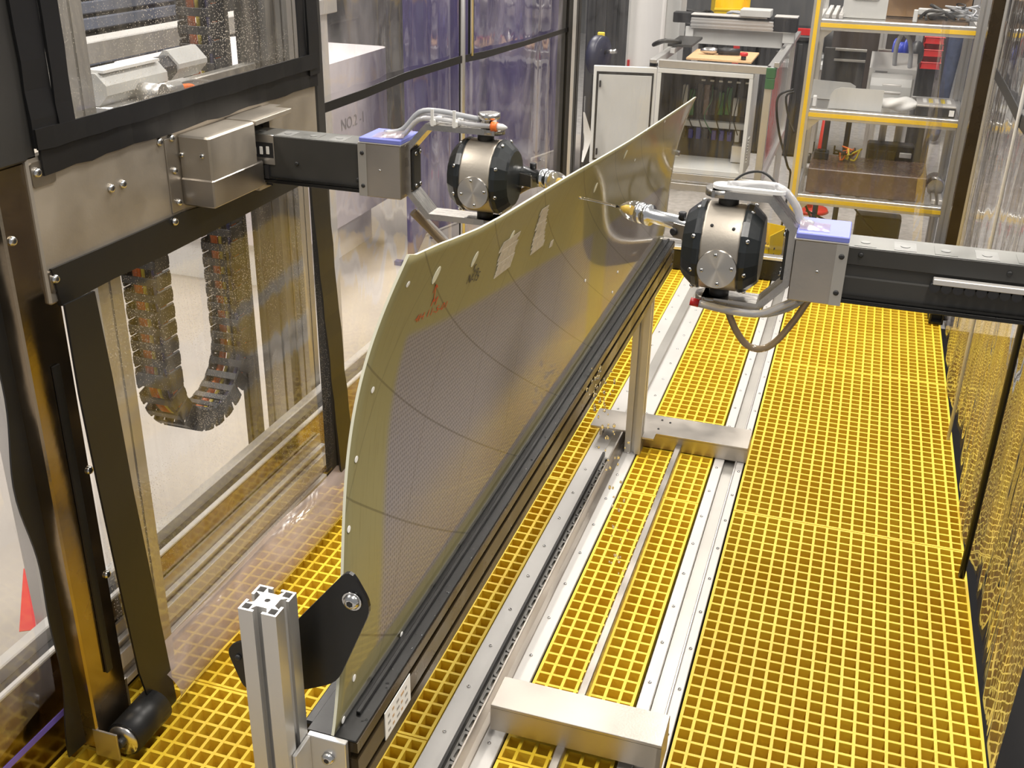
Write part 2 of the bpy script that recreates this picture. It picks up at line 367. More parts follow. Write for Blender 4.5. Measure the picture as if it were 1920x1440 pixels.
# ------------------------------------------------------------------ posts and clear curtains of the enclosure
def post(name, label, x, y, hx, hy, z0, z1, mt, cat='post', slots=True, strip=None):
    t = thing(name, label, cat, (x, y, z0))
    b = MB(); b.prism([slotted(hx, 1, hx*.16, hx*.3, hx*.1, hx*.4, hy)] if slots else [[(-hx, -hy), (hx, -hy), (hx, hy), (-hx, hy)]], (x, y, z0), EX, EY, EZ*(z1-z0)); b.build('column', mt, t)
    b = MB(); b.box(x-hx*1.4, x+hx*1.4, y-hy*1.4, y+hy*1.4, z0, z0+.012, .002); b.build('foot', 'black_paint', t)
    if strip:
        b = MB(); b.box(*strip, z0+.02, z1); b.build('edge_trim', 'alu', t, )
    return t
post('corner_post', 'dark slotted post at the back left corner of the enclosure', -1.405, 5.24, .045, .045, FZ, 2.3, 'dark_grey', strip=(-1.375, -1.36, 5.185, 5.194))
post('corner_post', 'dark brown post at the back right corner of the enclosure', .472, 4.935, .03, .03, .0015, 2.3, 'brown_anod', slots=False, strip=(.488, .497, 4.898, 4.9045))
# clear back-left curtain with two thin posts and a black tape seam
def curtain(name, label, p0, p1, z0, z1, mat, amp=.012, waves=9, nu=140, nv=44, seed=1, tp=None, taut=0):
    """hanging clear sheet between plan points p0 and p1 with irregular folds"""
    rnd = random.Random(seed); ph = [(rnd.uniform(.5, 1)*waves*(k+1)*.55, rnd.uniform(0, 6.28), rnd.uniform(.4, 1)/(k+1), rnd.uniform(-2.5, 2.5)) for k in range(5)]
    d = Vector((p1[0]-p0[0], p1[1]-p0[1], 0)); n = Vector((d.y, -d.x, 0)).normalized()
    def fn(u, v):
        a = sum(m*math.sin(f*u*6.28+q+sh*v) for f, q, m, sh in ph)*amp*(.35+.65*(1-abs(2*u-1)))
        return Vector((p0[0], p0[1], z0+(z1-z0)*v))+d*u+n*a
    t = thing(name, label, 'curtain', (p0[0]+d.x/2, p0[1]+d.y/2, z0))
    b = MB(); b.grid(fn, nu, nv); b.build('sheet', mat, t)
    return t, fn
XC = -1.425
ct, cfn = curtain('clear_curtain', 'clear crinkled plastic curtain with sloping black tape seam behind the left arm', (XC, 2.64), (XC, 5.18), .06, 2.2, 'vinyl_curtain', .011, 6, 150, 60, 3)
# black tape seam across the curtain, following it
seam = [(596, 206), (680, 176), (760, 143), (860, 112), (905, 103), (980, 82), (1064, 55)]
def seam_strip(off, w0):
    pts = [onx(x, y, XC+.018) for x, y in seam]; rs = []
    for i, p in enumerate(pts):
        h = w0*(1.0 if i < 5 else .8); rs.append([p+Vector((off, 0, -h)), p+Vector((off+.003, 0, -h)), p+Vector((off+.003, 0, h)), p+Vector((off, 0, h))])
    return rs
b = MB(); b.loft(seam_strip(.002, .013), smooth=False); b.build('seam_tape', 'black_band', ct)
for px, py, nm, r in ((868, 110, 'rod', .009), (885, 60, 'rod', .006)):
    p = onx(px, py, XC+.024); zb = .08 if r > .008 else p.z+.0
    b = MB(); b.cyl((p.x, p.y, zb if r > .008 else 1.175), (p.x, p.y, 2.2), r, 8); b.build(nm, 'alu', ct)
    b = MB(); b.box(p.x-.02, p.x-.004, p.y+.012, p.y+.034, zb if r > .008 else 1.175, 2.2); b.build('rod_backing', 'black_paint', ct)
b = MB(); b.box(XC-.02, XC+.02, 2.64, 5.18, 2.2, 2.24); b.build('header', 'alu_dull', ct)
b = MB(); b.box(XC-.015, XC+.015, 2.64, 5.18, .03, .06); b.build('hem_bar', 'alu_dull', ct)
# right curtain (grazing view: mirrors the gratings)
rc, rfn = curtain('clear_curtain', 'clear wavy plastic curtain mirroring the yellow gratings beside the right arm', (.492, 4.895), (.492, 1.97), .012, 2.2, 'vinyl_right', .016, 7, 150, 60, 11)
for (px, py, mt, r) in ((1887, 360, 'white_plastic', .006), (1893, 745, 'black_paint', .009)):
    p = onx(px, py, .476); b = MB(); b.cyl((p.x-.012, p.y, .015), (p.x-.012, p.y, 2.2), r, 8); b.build('rod', mt, rc)
pts = [onx(1866, 138, .470), onx(1884, 170, .470), onx(1912, 226, .470), onx(1990, 330, .470)]; pts = [Vector((p.x, min(p.y, 4.885), p.z)) for p in pts]
b = MB(); b.loft([[p+Vector((0, 0, -.02)), p+Vector((.004, 0, -.02)), p+Vector((.004, 0, .02)), p+Vector((0, 0, .02))] for p in pts], smooth=False); b.build('seam_tape', 'black_band', rc)
b = MB(); b.box(.475, .512, 1.97, 4.89, 2.2, 2.24); b.build('header', 'alu_dull', rc)
# back curtain
bc, bfn = curtain('clear_curtain', 'thin clear plastic curtain hanging in front of the cabinet and shelf', (-1.33, 5.235), (.47, 5.235), .13, 2.2, 'vinyl_back', .012, 5, 120, 40, 21)
b = MB(); b.box(-1.35, .5, 5.22, 5.25, 2.2, 2.24); b.build('header', 'alu_dull', bc)
for x, dx in ((.245, -.0), (.285, .0)):
    pass
# a gathered fold of the back sheet in front of the shelf
p0 = ony(1775, 40, 5.21); p1 = ony(1722, 470, 5.21)
b = MB()
def foldfn(u, v):
    q = p1.lerp(p0, v); a = (u-.5)*2
    return Vector((q.x+a*(.030+.012*math.sin(5*v)), 5.222-.018*math.cos(a*1.57)-.004*math.sin(9*v+a*3), q.z))
b.grid(foldfn, 10, 40); b.build('gathered_fold', 'vinyl_right', bc)
# black bottom beam at the back with bolts and end bracket
bb = thing('bottom_beam', 'black bottom beam with bolts along the far end of the gratings', 'beam', (-.3, 5.19, .0))
b = MB(); b.box(-.82, .44, 5.155, 5.198, .002, .105, .004); b.build('beam', 'black_anod', bb)
b = MB(); b.box(-.82, .44, 5.15, 5.198, .108, .125, .002); b.build('top_flange', 'alu', bb)
for x in (-.72, -.42, -.15, .15, .35): screw(bb, (x, 5.155, .05), -EY, .012)
cb = thing('corner_bracket', 'black open box bracket standing at the foot of the brown corner post', 'bracket', (.465, 4.86, 0))
b = MB(); b.prism([[(-.03, 0), (.03, 0), (.03, .14), (-.03, .14)], [(-.022, .01), (.022, .01), (.022, .13), (-.022, .13)]], (.462, 4.83, .002), EX, EZ, EY*.055); b.build('frame', 'black_paint', cb)
b = MB(); b.box(.44, .484, 4.878, 4.884, .01, .135); b.build('back_plate', 'dark_grey', cb)

# ================================================================== LEFT CARRIAGE (shield with plate, bands, clear windows)
XG = -1.355
cg = thing('scanner_carriage', 'tall stainless and black taped carriage with clear windows carrying the left arm', 'carriage', (XG-.02, 2.0, 0))
def slab(nm, mt, px, x0, x1, parent, n=1):
    """polygon traced on the shield plane x1, given thickness back to x0"""
    P = [onx(x, y, x1) for x, y in px]
    b = MB(); b.prism([[(p.y, p.z) for p in P]], (x0, 0, 0), EY, EZ, EX*(x1-x0)); return b.build(nm, mt, parent)
b = MB(); b.box(XG-.045, XG, 1.478, 2.535, 1.035, 1.31, .004); b.build('cover_plate', 'steel_plate', cg)
# black bands
def band(nm, y0, y1, zz0, zz1, x1, th=.004, par=cg, wav=.004, mt='black_band', sd=0, n=24):
    """flexible band along Y with gently wavy edges"""
    rnd = random.Random(sd); rs = []
    for k in range(n+1):
        y = y0+(y1-y0)*k/n; e0 = rnd.uniform(-wav, wav); e1 = rnd.uniform(-wav, wav)*.6; dx = rnd.uniform(0, .0025)
        rs.append([(x1-th, y, zz0+e0), (x1+dx, y, zz0+e0), (x1+dx*.5, y, zz1+e1), (x1-th, y, zz1+e1)])
    b = MB(); b.loft(rs, smooth=False); return b.build(nm, mt, par)
def vband(nm, y0, y1, z0, z1, x1, th=.004, par=cg, mt='black_band', lean=0, wav=.0015, sd=0, n=14, xl=0):
    rnd = random.Random(sd); rs = []
    for k in range(n+1):
        t = k/n; z = z0+(z1-z0)*t; s = lean*(1-t); dx = rnd.uniform(0, .003)+xl*(1-t)
        e0 = rnd.uniform(-wav, wav); e1 = rnd.uniform(-wav, wav)
        rs.append([(x1-th+xl*(1-t), y0+s+e0, z), (x1+dx, y0+s+e0, z), (x1+dx, y1+s+e1, z), (x1-th+xl*(1-t), y1+s+e1, z)])
    b = MB(); b.loft(rs, smooth=False); return b.build(nm, mt, par)
band('upper_band', 1.508, 2.535, 1.272, 1.325, XG+.006, sd=1, wav=.003)
band('upper_band', 1.498, 2.53, 1.316, 1.352, XG+.012, sd=2, wav=.0015)
slab('lower_band', 'black_band', [(97, 505), (210, 457), (345, 398), (430, 370), (520, 336), (574, 342), (470, 397), (320, 474), (215, 522), (117, 574)], XG-.004, XG+.006, cg)
vband('side_band', 1.495, 1.558, 1.32, 2.0, XG+.006, sd=5)
vband('side_band', 1.560, 1.602, 1.34, 2.0, XG+.010, sd=6)
vband('side_band', 2.452, 2.487, 1.34, 2.0, XG+.006, sd=7)
vband('side_band', 2.490, 2.545, 1.30, 2.0, XG+.010, sd=8)
vband('side_band', 2.462, 2.548, .10, 1.03, XG+.008, lean=.085, sd=9, wav=.003)
# near lower band drawn tight down to the roller
slab('roller_band', 'black_band', [(122, 572), (178, 546), (212, 710), (250, 918), (290, 1110), (331, 1308), (328, 1328), (294, 1366), (288, 1335), (262, 1262), (228, 1110), (184, 905), (150, 740)], -1.326, -1.321, cg)
# windows (clear vinyl)
def win(nm, y0, y1, z0, z1, x, seed, mt='vinyl_window', par=cg):
    rnd = random.Random(seed); c = [(rnd.uniform(2, 9), rnd.uniform(0, 6), rnd.uniform(-3, 3)) for _ in range(4)]
    b = MB(); b.grid(lambda u, v: Vector((x+.004*sum(math.sin(f*u+p+q*v) for f, p, q in c)/2, y0+(y1-y0)*u, z0+(z1-z0)*v)), 40, 30); return b.build(nm, mt, par)
win('upper_window', 1.56, 2.50, 1.33, 2.0, XG-.012, 4)
win('lower_window', 1.53, 2.60, .12, 1.05, XG-.014, 5)
# hazy hem of the lower window, curling inwards above the gratings
b = MB(); b.grid(lambda u, v: Vector((XG-.014+.075*math.sin(v*2.2)+.004*math.sin(9*u+3*v), 1.60+1.02*u, .125-.112*v+.004*math.sin(14*u))), 60, 12); b.build('window_hem', 'vinyl_hem', cg)
# pale longitudinal guide bars of the carriage in front of the basin wall
b = MB(); b.box(-1.459, -1.452, 1.56, 2.62, .012, .19); b.build('guide_backing', 'steel_plate', cg)
for z0_, z1_ in ((.080, .125), (.028, .048), (.150, .158)): b = MB(); b.box(-1.452, -1.437, 1.56, 2.62, z0_, z1_, .002); b.build('guide_bar', 'rail_white', cg)
# frame columns of the carriage (near U-channel seen left of the band)
b = MB(); b.box(XG-.06, XG-.008, 1.405, 1.515, .03, 1.30, .004); b.build('side_channel', 'steel_wet', cg)
b = MB(); b.box(XG-.007, XG-.002, 1.458, 1.476, .20, .92); b.build('channel_slot', 'black_rubber', cg)
b = MB(); b.box(XG-.05, XG+.0, 1.40, 1.505, 1.30, 2.0, .004); b.build('upper_channel', 'dark_grey', cg)
b = MB(); b.box(XG-.05, XG-.008, 2.555, 2.60, .05, 2.0, .004); b.build('side_channel', 'dark_grey', cg)
b = MB()
rs = []
for k in range(41):
    t = k/40; z = 1.2-1.16*t; e = .010*math.sin(t*11)+.006*math.sin(t*23+1)
    rs.append([(XG-.052, 1.372+e, z), (XG-.048, 1.372+e, z), (XG-.044, 1.406, z), (XG-.05, 1.406, z)])
b.loft(rs, smooth=False); b.build('gasket', 'black_rubber', cg)
for px, py in ((175, 875), (205, 1072), (22, 452)): p = onx(px, py, XG-.008); screw(cg, (XG-.008, min(p.y, 1.51), p.z), EX, .009)
# near corner tabs, vertical strip and screws on the plate
for z0, z1 in ((1.253, 1.297), (1.058, 1.10)):
    b = MB(); b.prism([rrect(1.482, 1.54, z0, z1, .006)], (XG, 0, 0), EY, EZ, EX*.003); b.build('corner_tab', 'steel', cg); screw(cg, (XG+.003, 1.494, (z0+z1)/2+.004), EX, .009)
b = MB(); b.box(XG, XG+.003, 1.868, 1.905, 1.105, 1.262, .0008); b.build('edge_strip', 'steel', cg)
for px, py in ((321, 259), (327, 320), (335, 379)): p = onx(px, py, XG+.003); screw(cg, p, EX, .008)
for px, py in ((207, 353), (229, 345), (298, 266), (322, 415)): p = onx(px, py, XG); screw(cg, (XG+(.006 if py > 400 else 0), p.y, p.z), EX, .009)
# box-shaped housing round the arm
hs = MB(); hx1 = -1.278
hs.box(XG, hx1, 1.915, 2.10, 1.115, 1.262, .004); hs.box(XG, hx1+.002, 2.10, 2.262, 1.253, 1.264, .001); hs.box(XG, XG+.03, 2.24, 2.30, 1.10, 1.262)
hs.box(XG, hx1, 2.10, 2.262, 1.105, 1.125, .002)
ho = hs.build('arm_housing', 'steel_plate', cg)
b = MB(); b.box(XG, hx1+.002, 1.912, 2.12, 1.112, 1.172, .003); b.build('lower_cover', 'steel', ho)
b = MB(); b.box(XG+.001, XG+.012, 2.1, 2.24, 1.126, 1.252); b.build('dark_opening', 'black_rubber', ho)
b = MB(); b.box(-1.30, -1.262, 2.13, 2.21, 1.112, 1.128); b.box(-1.275, -1.265, 2.12, 2.2, 1.13, 1.16); b.build('slide_wiper', 'black_plastic', ho)
for px, py in ((341, 290), (379, 293)): p = ony(px, py, 1.915); screw(ho, p, -EY, .006)
# roller and bracket at the foot
rb = MB(); rb.box(-1.378, -1.374, 1.415, 1.53, .012, .125); rb.box(-1.376, -1.315, 1.404, 1.409, .012, .085, .001); ro = rb.build('roller_bracket', 'steel', cg)
b = MB(); b.cyl((-1.318, 1.43, .052), (-1.318, 1.545, .052), .042, 24); rl = b.build('roller', 'black_rubber', cg)
b = MB(); b.lathe((-1.318, 1.422, .052), (0, 1, 0), [(0, .016), (.001, .036), (.008, .037), (.012, .03)], 24); b.build('roller_hub', 'steel_bright', rl)
b = MB(); b.cyl((-1.318, 1.411, .052), (-1.318, 1.43, .052), .010, 12); b.build('axle', 'dark_grey', rl)
# clear hazy sheet hanging left of the carriage
hw = thing('clear_flap', 'hazy clear plastic flap hanging left of the carriage gasket', 'curtain', (-1.43, 1.1, .2))
b = MB(); b.grid(lambda u, v: Vector((-1.432+.012*math.sin(6*u+4*v), .75+.64*u-.03*(1-v)*math.sin(3*u), .17+.03*math.sin(7*u)+(1.15-.17)*v)), 40, 20); b.build('sheet', 'vinyl_curtain', hw)
b = MB(); b.box(-1.45, -1.42, .7, 1.40, 1.15, 1.19, .003); b.build('clamp_bar', 'dark_grey', hw)
b = MB(); b.box(-1.45, -1.42, .7, .74, .0, 1.15, .003); b.build('clamp_post', 'dark_grey', hw)

# dark boards added beyond the right curtain to darken what shows through it
dk = thing('added_dark_boards', 'tall dark boards added outside the right curtain to darken the view through it', 'cladding', (1.6, 4.2, FZ))
for k in range(6): b = MB(); b.box(1.5, 1.56, 1.4+k*.9, 2.28+k*.9, FZ, 2.4, .01); b.build('board', ('dark_grey', 'crate_black', 'violet')[k % 3], dk)
# ================================================================== BEHIND THE LEFT CARRIAGE
# slotted column inside the near edge
def column(name, label, x, y, hx, hy, z0, z1, mt='alu_dull', ns=1, cat='post'):
    b = MB(); b.prism([slotted(hx, ns, hx/ns*.16, hx/ns*.3, hx/ns*.1, hx/ns*.3, hy)], (x, y, z0), EX, EY, EZ*(z1-z0))
    b.box(x-hx-.015, x+hx+.015, y-hy-.015, y+hy+.015, z0, z0+.01); return b.build(name, mt, label=label, cat=cat)
column('slotted_column', 'narrow aluminium column just inside the near edge of the carriage windows', -1.425, 1.70, .022, .036, -.15, 2.0)
column('slotted_column', 'wide slotted aluminium column behind the energy chain', -1.66, 2.83, .05, .085, FZ, 2.0, ns=2)
column('slotted_column', 'slim aluminium column beside the wide slotted column', -1.575, 2.80, .018, .03, FZ, 2.0)
# energy chain: U-shaped loop of links
XCH, HW = -1.74, .055
yl = onx(285, 600, XCH).y; yr = onx(432, 600, XCH).y; zb = onx(365, 785, XCH).z
ec = thing('energy_chain', 'black energy chain hanging in a U loop with orange and yellow cables', 'cable chain', (XCH, (yl+yr)/2, FZ))
rad = (yr-yl)/2; zc = zb+rad; path = []
z = 1.02
while z > zc: path.append((yl, z, math.pi/2*3)); z -= .047
nb = max(5, round(math.pi*rad/.047))
for k in range(nb+1):
    a = math.pi+math.pi*k/nb; path.append(((yl+yr)/2+rad*math.cos(a), zc+rad*math.sin(a), a+math.pi/2))
z = zc+.047
while z < 2.0: path.append((yr, z, math.pi/2)); z += .047
lk = MB(); h = .032
lk.box(-.022, .022, -HW, -HW+.008, -h, h, .003); lk.box(-.022, .022, HW-.008, HW, -h, h, .003)
lk.box(-.011, .011, -HW, HW, h-.006, h, .001); lk.box(-.011, .011, -HW, HW, -h, -h+.006, .001)
lme = None
for i, (y, z, a) in enumerate(path):
    if lme is None:
        lk.bm.transform(Matrix.Identity(4)); bmesh.ops.recalc_face_normals(lk.bm, faces=lk.bm.faces); lme = bpy.data.meshes.new('link'); lk.bm.to_mesh(lme); lme.materials.append(MATS['black_plastic'])
    o = bpy.data.objects.new('link', lme); COL.objects.link(o); o.parent = ec
    # local x along chain, local y across (world X), local z = normal
    R = Matrix((Vector((0, math.cos(a), math.sin(a))), Vector((1, 0, 0)), Vector((0, -math.sin(a), math.cos(a))))).transposed().to_4x4()
    R.translation = Vector((XCH, y, z))-ORG[ec.name]; o.matrix_local = R
for dx, mt, r in ((-.03, 'orange', .011), (-.008, 'cable_yellow', .006), (.008, 'cable_black', .009), (.028, 'cable_blue', .009), (-.045, 'cable_black', .006), (.043, 'orange', .007)):
    b = MB(); b.tube([(XCH+dx, y, z) for y, z, a in path], r, 6, 1); b.build('cable', mt, ec)
b = MB(); p = path[0]; b.box(XCH-HW-.01, XCH+HW+.01, p[0]-.04, p[0]+.05, p[1]-.02, p[1]+.08, .003); b.box(XCH-.08, XCH+.3, p[0]-.04, p[0]+.05, p[1]+.08, p[1]+.10); b.build('end_bracket', 'steel', ec)
p = onx(435, 860, -1.74)
b = MB(); b.prism([slotted(.02, 1, .004, .007, .003, .008)], (XCH, yr+.085, FZ), EX, EY, EZ*(2.2)); b.build('chain_guide', 'dark_grey', ec)
# motor and gearbox in the upper window
mo = thing('servo_motor', 'pale grey servo motor and gearbox behind the upper clear window', 'motor', (-1.62, 2.1, 1.2))
xm = -1.62
def at(px, py, x=xm): return onx(px, py, x)
a0 = at(172, 150); a1 = at(262, 150); a2 = at(300, 140); a3 = at(360, 140)
zt = at(215, 128).z; zbm = at(215, 190).z
def octprism(b, y0, y1, cx, cz, h, ch):
    P = [(-h+ch, -h), (h-ch, -h), (h, -h+ch), (h, h-ch), (h-ch, h), (-h+ch, h), (-h, h-ch), (-h, -h+ch)]
    b.prism([P], (cx, y0, cz), EX, EZ, EY*(y1-y0)); return b
hh = (zt-zbm)/2; cz = (zt+zbm)/2
b = MB(); octprism(b, a0.y, a1.y+.06, xm, cz, hh, .025); b.build('motor_body', 'panel_grey', mo)
b = MB(); octprism(b, a1.y+.06, a2.y+.03, xm, cz+.01, hh*.8, .02); b.build('coupling', 'black_plastic', mo)
b = MB(); octprism(b, a2.y+.03, a3.y+.02, xm, cz+.015, hh*1.0, .03); b.build('gearbox', 'panel_grey', mo)
b = MB(); b.box(xm-hh*.7, xm+hh*.7, a0.y+.01, a1.y+.05, cz+hh, cz+hh+.006); b.build('top_label', 'white_plastic', mo)
q = Vector((xm+hh, a0.y+.12, cz-.02)); b = MB(); b.cyl(q, q+Vector((.06, .0, 0)), .022, 14); b.cyl(q+Vector((.03, 0, 0)), q+Vector((.03, .10, -.005)), .018, 12); b.build('connector', 'alu', mo)
b = MB(); b.tube([q+Vector((.03, .10, -.005)), q+Vector((.035, .15, -.01)), q+Vector((.03, .18, -.04)), q+Vector((.0, .2, -.1))], .008, 8); b.build('cable', 'orange', mo)
b = MB(); b.box(xm-.07, xm+.05, a0.y, a3.y+.03, cz-hh-.03, cz-hh, .003); b.build('mount_plate', 'alu', mo)
b = MB(); b.box(xm-.06, xm-.03, a3.y+.03, 2.742, cz-hh-.03, cz-hh-.004, .003); b.build('support', 'alu_dull', mo)
p0 = onx(150, 98, -1.95); p1 = onx(385, 75, -1.95)
wb = MB(); wb.box(-2.03, -1.95, p0.y-.5, p1.y+.9, p0.z-.035, p0.z+.02, .003); wb.box(-2.02, -1.97, p0.y-.45, p0.y-.40, FZ, p0.z-.03); wb.box(-2.02, -1.97, p1.y+.80, p1.y+.85, FZ, p0.z-.03)
wb.build('white_crossbeam', 'rail_white', label='bright white beam on two legs behind the servo motor', cat='beam')
# grey slatted crates beyond the white beam
for k in range(3):
    y0, y1 = onx(120, 60, -6).y, onx(338, 60, -6).y; z0 = FZ+.006+k*.40
    ct2 = thing('slatted_crate', ['grey slatted crate at the bottom of the stack behind the motor', 'grey slatted crate in the middle of the stack behind the motor', 'grey slatted crate on top of the stack behind the motor'][k], 'crate', (-6.2, (y0+y1)/2, z0))
    b = MB(); b.box(-6.48, -6.02, y0+.02, y1-.02, z0, z0+.385); b.build('body', 'cable_black', ct2)
    for q in range(3): b = MB(); b.box(-6.5, -6.0, y0, y1, z0+.015+q*.125, z0+.11+q*.125, .01); b.build('slat', 'crate_grey', ct2)
# red tape on the hall floor outside
ft = [onz(x, y, FZ+.0075) for x, y in ((44, 1066), (54, 1066), (68, 1180), (36, 1184))]
b = MB(); b.prism([[(p.x, p.y) for p in ft]], (0, 0, FZ+.006), EX, EY, EZ*.0015); b.build('floor_tape', 'red', label='red tape wedge on the hall floor outside the clear flap', cat='tape')
# tank and violet partition beyond the back-left curtain
q0 = onx(560, 300, -2.6); q1 = onx(735, 300, -2.6); qt = onx(660, 108, -2.6); qb = onx(640, 425, -2.6)
tk = thing('storage_tank', 'pale pinkish white storage tank behind the clear curtain', 'tank', (-3.1, (q0.y+q1.y)/2, FZ))
b = MB(); b.prism([rrect(-3.6, -2.6, q0.y-.05, q1.y, .06)], (0, 0, qb.z), EX, EY, EZ*(qt.z-qb.z)); b.build('body', 'tank_white', tk)
b = MB(); b.box(-3.5, -2.7, q0.y, q1.y-.1, FZ, qb.z); b.build('plinth', 'wall_white', tk)
def text_mesh(txt, size=1.0):
    cu = bpy.data.curves.new('t', 'FONT'); cu.body = txt; cu.size = size; cu.align_x = 'LEFT'
    ob = bpy.data.objects.new('t', cu); COL.objects.link(ob); bpy.context.view_layer.update()
    me = bpy.data.meshes.new_from_object(ob.evaluated_get(bpy.context.evaluated_depsgraph_get())); bpy.data.objects.remove(ob, do_unlink=True)
    V = [v.co.copy() for v in me.vertices]; F = [tuple(p.vertices) for p in me.polygons]; return V, F
def text_on(txt, size, o, ex, ey, mat, parent, name='lettering', fn=None):
    V, F = text_mesh(txt, size); b = MB(); vs = [b.bm.verts.new(fn(v) if fn else Vector(o)+Vector(ex)*v.x+Vector(ey)*v.y) for v in V]
    for f in F:
        try: b.bm.faces.new([vs[i] for i in f])
        except ValueError: pass
    return b.build(name, mat, parent)
p = onx(640, 246, -2.597); text_on('NO.2 -1', .085, p, EY, EZ, 'ink_grey', tk)
vq0 = onx(725, 300, -2.3); vq1 = onx(1042, 200, -2.3)
vp = thing('violet_partition', 'dark violet folding partition behind the clear curtain', 'partition', (-2.3, (vq0.y+vq1.y)/2, FZ))
n = 6; L = (vq1.y-vq0.y)/n
for k in range(n):
    y0 = vq0.y+.2+k*L; b = MB(); s = .07 if k % 2 else -.07
    b.prism([[(-s, 0), (-s+.03, 0), (s+.03, L), (s, L)]], (-2.35, y0, FZ+.03), EX, EY, EZ*(2.0+.03)); b.build('leaf', 'violet', vp)
    b = MB(); b.box(-2.36, -2.32, y0-.01, y0+.03, FZ, FZ+.03); b.build('foot', 'violet', vp)
# dark machine bulk above the tank
my = onx(575, 60, -3.8).y; b = MB(); b.box(-4.6, -3.8, my, my+2.2, FZ, 2.4, .03); b.box(-4.0, -3.76, my+.3, my+.8, .8, 1.9, .02); b.box(-3.8, -3.74, my+1.1, my+2.0, 1.2, 1.8, .02)
b.build('machine_housing', 'dark_grey', label='dark machine housing standing behind the white storage tank', cat='machine')

# ================================================================== FIXTURE: beam, legs and the fibreglass panel
fx = thing('panel_stand', 'panel stand of black slotted beam on aluminium legs and floor frame', 'stand', (-.6, 2.3, 0))
bx0, bx1, bz0, bz1, by0, by1 = -.618, -.540, .556, .652, 1.024, 3.53
P = [(bx0, bz0), (bx1, bz0)]
for c in (.581, .628): P += [(bx1, c-.006), (bx1-.012, c-.006), (bx1-.012, c+.006), (bx1, c+.006)]
P += [(bx1, bz1), (bx0, bz1)]
b = MB(); b.prism([P], (0, by0, 0), EX, EZ, EY*(by1-by0)); b.build('beam', 'brown_anod', fx)
b = MB(); b.box(bx0-.001, bx1-.002, by0, by1, bz1, bz1+.003, .001); b.box(-.566, -.559, by0+.05, by1, bz1+.003, bz1+.009, .001); bt = b.build('beam_cap', 'black_paint', fx)
b = MB(); b.box(bx0-.018, bx0-.001, by0+.02, by1-.1, bz1-.05, bz1-.004, .003); b.build('back_ledge', 'black_paint', fx)
# foreground slotted leg
ex0 = Vector((-.641, .989, 0)); A = .0275
def hollow(a, c=.0065, w=.0055): return [(a[0]-w, a[1]-w), (a[0]+w, a[1]-w), (a[0]+w, a[1]+w), (a[0]-w, a[1]+w)]
out = slotted(A, 1, .0062, .0125, .004, .0125); cc = A-.0085
holes = [hollow((sx*cc, sy*cc)) for sx in (-1, 1) for sy in (-1, 1)]+[circ(0, 0, .0042, 8)]
b = MB(); b.prism([out]+holes, (ex0.x, ex0.y, 0.001), EX, EY, EZ*.897); b.build('leg', 'alu', fx)
# bracket between leg and beam end
b = MB(); b.box(-.613, -.553, 1.012, 1.022, .545, .657, .001); b.box(-.613, -.607, .97, 1.012, .545, .657, .001); b.build('angle_bracket', 'alu', fx)
screw(fx, (-.580, 1.012, .625), -EY, .010); screw(fx, (-.580, 1.012, .575), -EY, .010)
# far leg
lp = onz(1199, 832, .075)
b = MB(); b.prism([slotted(.027, 1, .006, .011, .003, .012)], (-.568, 3.195, .003), EX, EY, EZ*(bz0-.003)); b.build('leg', 'alu_dull', fx)
# floor frame: long stainless rail with link strip, two cross bars
b = MB(); b.box(-.618, -.612, .45, 3.38, .003, .055, .001); b.box(-.618, -.598, .45, 3.38, .003, .009, .001); b.build('frame_rail', 'steel', fx)
b = MB(); b.box(-.654, -.646, .45, 3.1, .012, .03, .001); b.build('link_guide', 'dark_grey', fx)
lkm = None
for k in range(52):
    y = .6+.048*k
    if lkm is None:
        t = MB(); t.prism([rrect(-.009, .009, -.0225, .0225, .008, 3), rrect(-.004, .004, -.014, .014, .0035, 3)], (0, 0, 0), EX, EY, EZ*.01); bmesh.ops.recalc_face_normals(t.bm, faces=t.bm.faces)
        lkm = bpy.data.meshes.new('link'); t.bm.to_mesh(lkm); lkm.materials.append(MATS['link_steel'])
    o = bpy.data.objects.new('link', lkm); COL.objects.link(o); o.parent = fx; o.location = Vector((-.633, y, .0145))-ORG[fx.name]; o.rotation_euler = (0, .25, .06 if k % 2 else -.06)
for (y0, y1, x1, z1) in ((1.745, 1.845, -.20, .10), (3.235, 3.375, -.19, .06)):
    b = MB(); b.box(-.585, x1, y0, y1, z1-.008, z1, .001); b.box(-.585, x1, y0, y0+.005, z1-.07 if z1 > .08 else .004, z1-.008); b.box(-.585, x1, y1-.005, y1, z1-.07 if z1 > .08 else .004, z1-.008)
    b.box(x1-.01, x1, y0, y1, .003, z1-.008); b.build('cross_bar', 'steel', fx)
b = MB(); b.box(-.73, -.585, 3.22, 3.36, .052, .06, .001); b.box(-.70, -.69, 3.24, 3.34, .016, .052); b.build('cross_bar', 'steel', fx)
for x, y in ((-.50, 3.34), (-.50, 3.27), (-.47, 3.33)): screw(fx, (x, y, .06), EZ, .004, 'socket')
b = MB(); b.box(-.43, -.41, .45, 3.24, .003, .03, .002); b.build('frame_rail', 'steel', fx)
b = MB(); b.box(-.54, -.50, 3.18, 3.234, .06, .066); b.build('leg_gusset', 'steel', fx)
# paper sticker on the beam face
p0 = onx(745, 1333, bx1+.0006)
b = MB(); b.box(bx1, bx1+.0012, p0.y-.045, p0.y+.05, bz0+.022, bz0+.074); st = b.build('sticker', 'white_paper', fx)
for j in range(3):
    for k in range(5):
        b = MB(); b.box(bx1+.0012, bx1+.0015, p0.y-.035+k*.016, p0.y-.035+k*.016+random.uniform(.006, .013), bz0+.030+.014*j, bz0+.035+.014*j); b.build('print_mark', 'cardboard' if k % 2 else 'ink_grey', st)
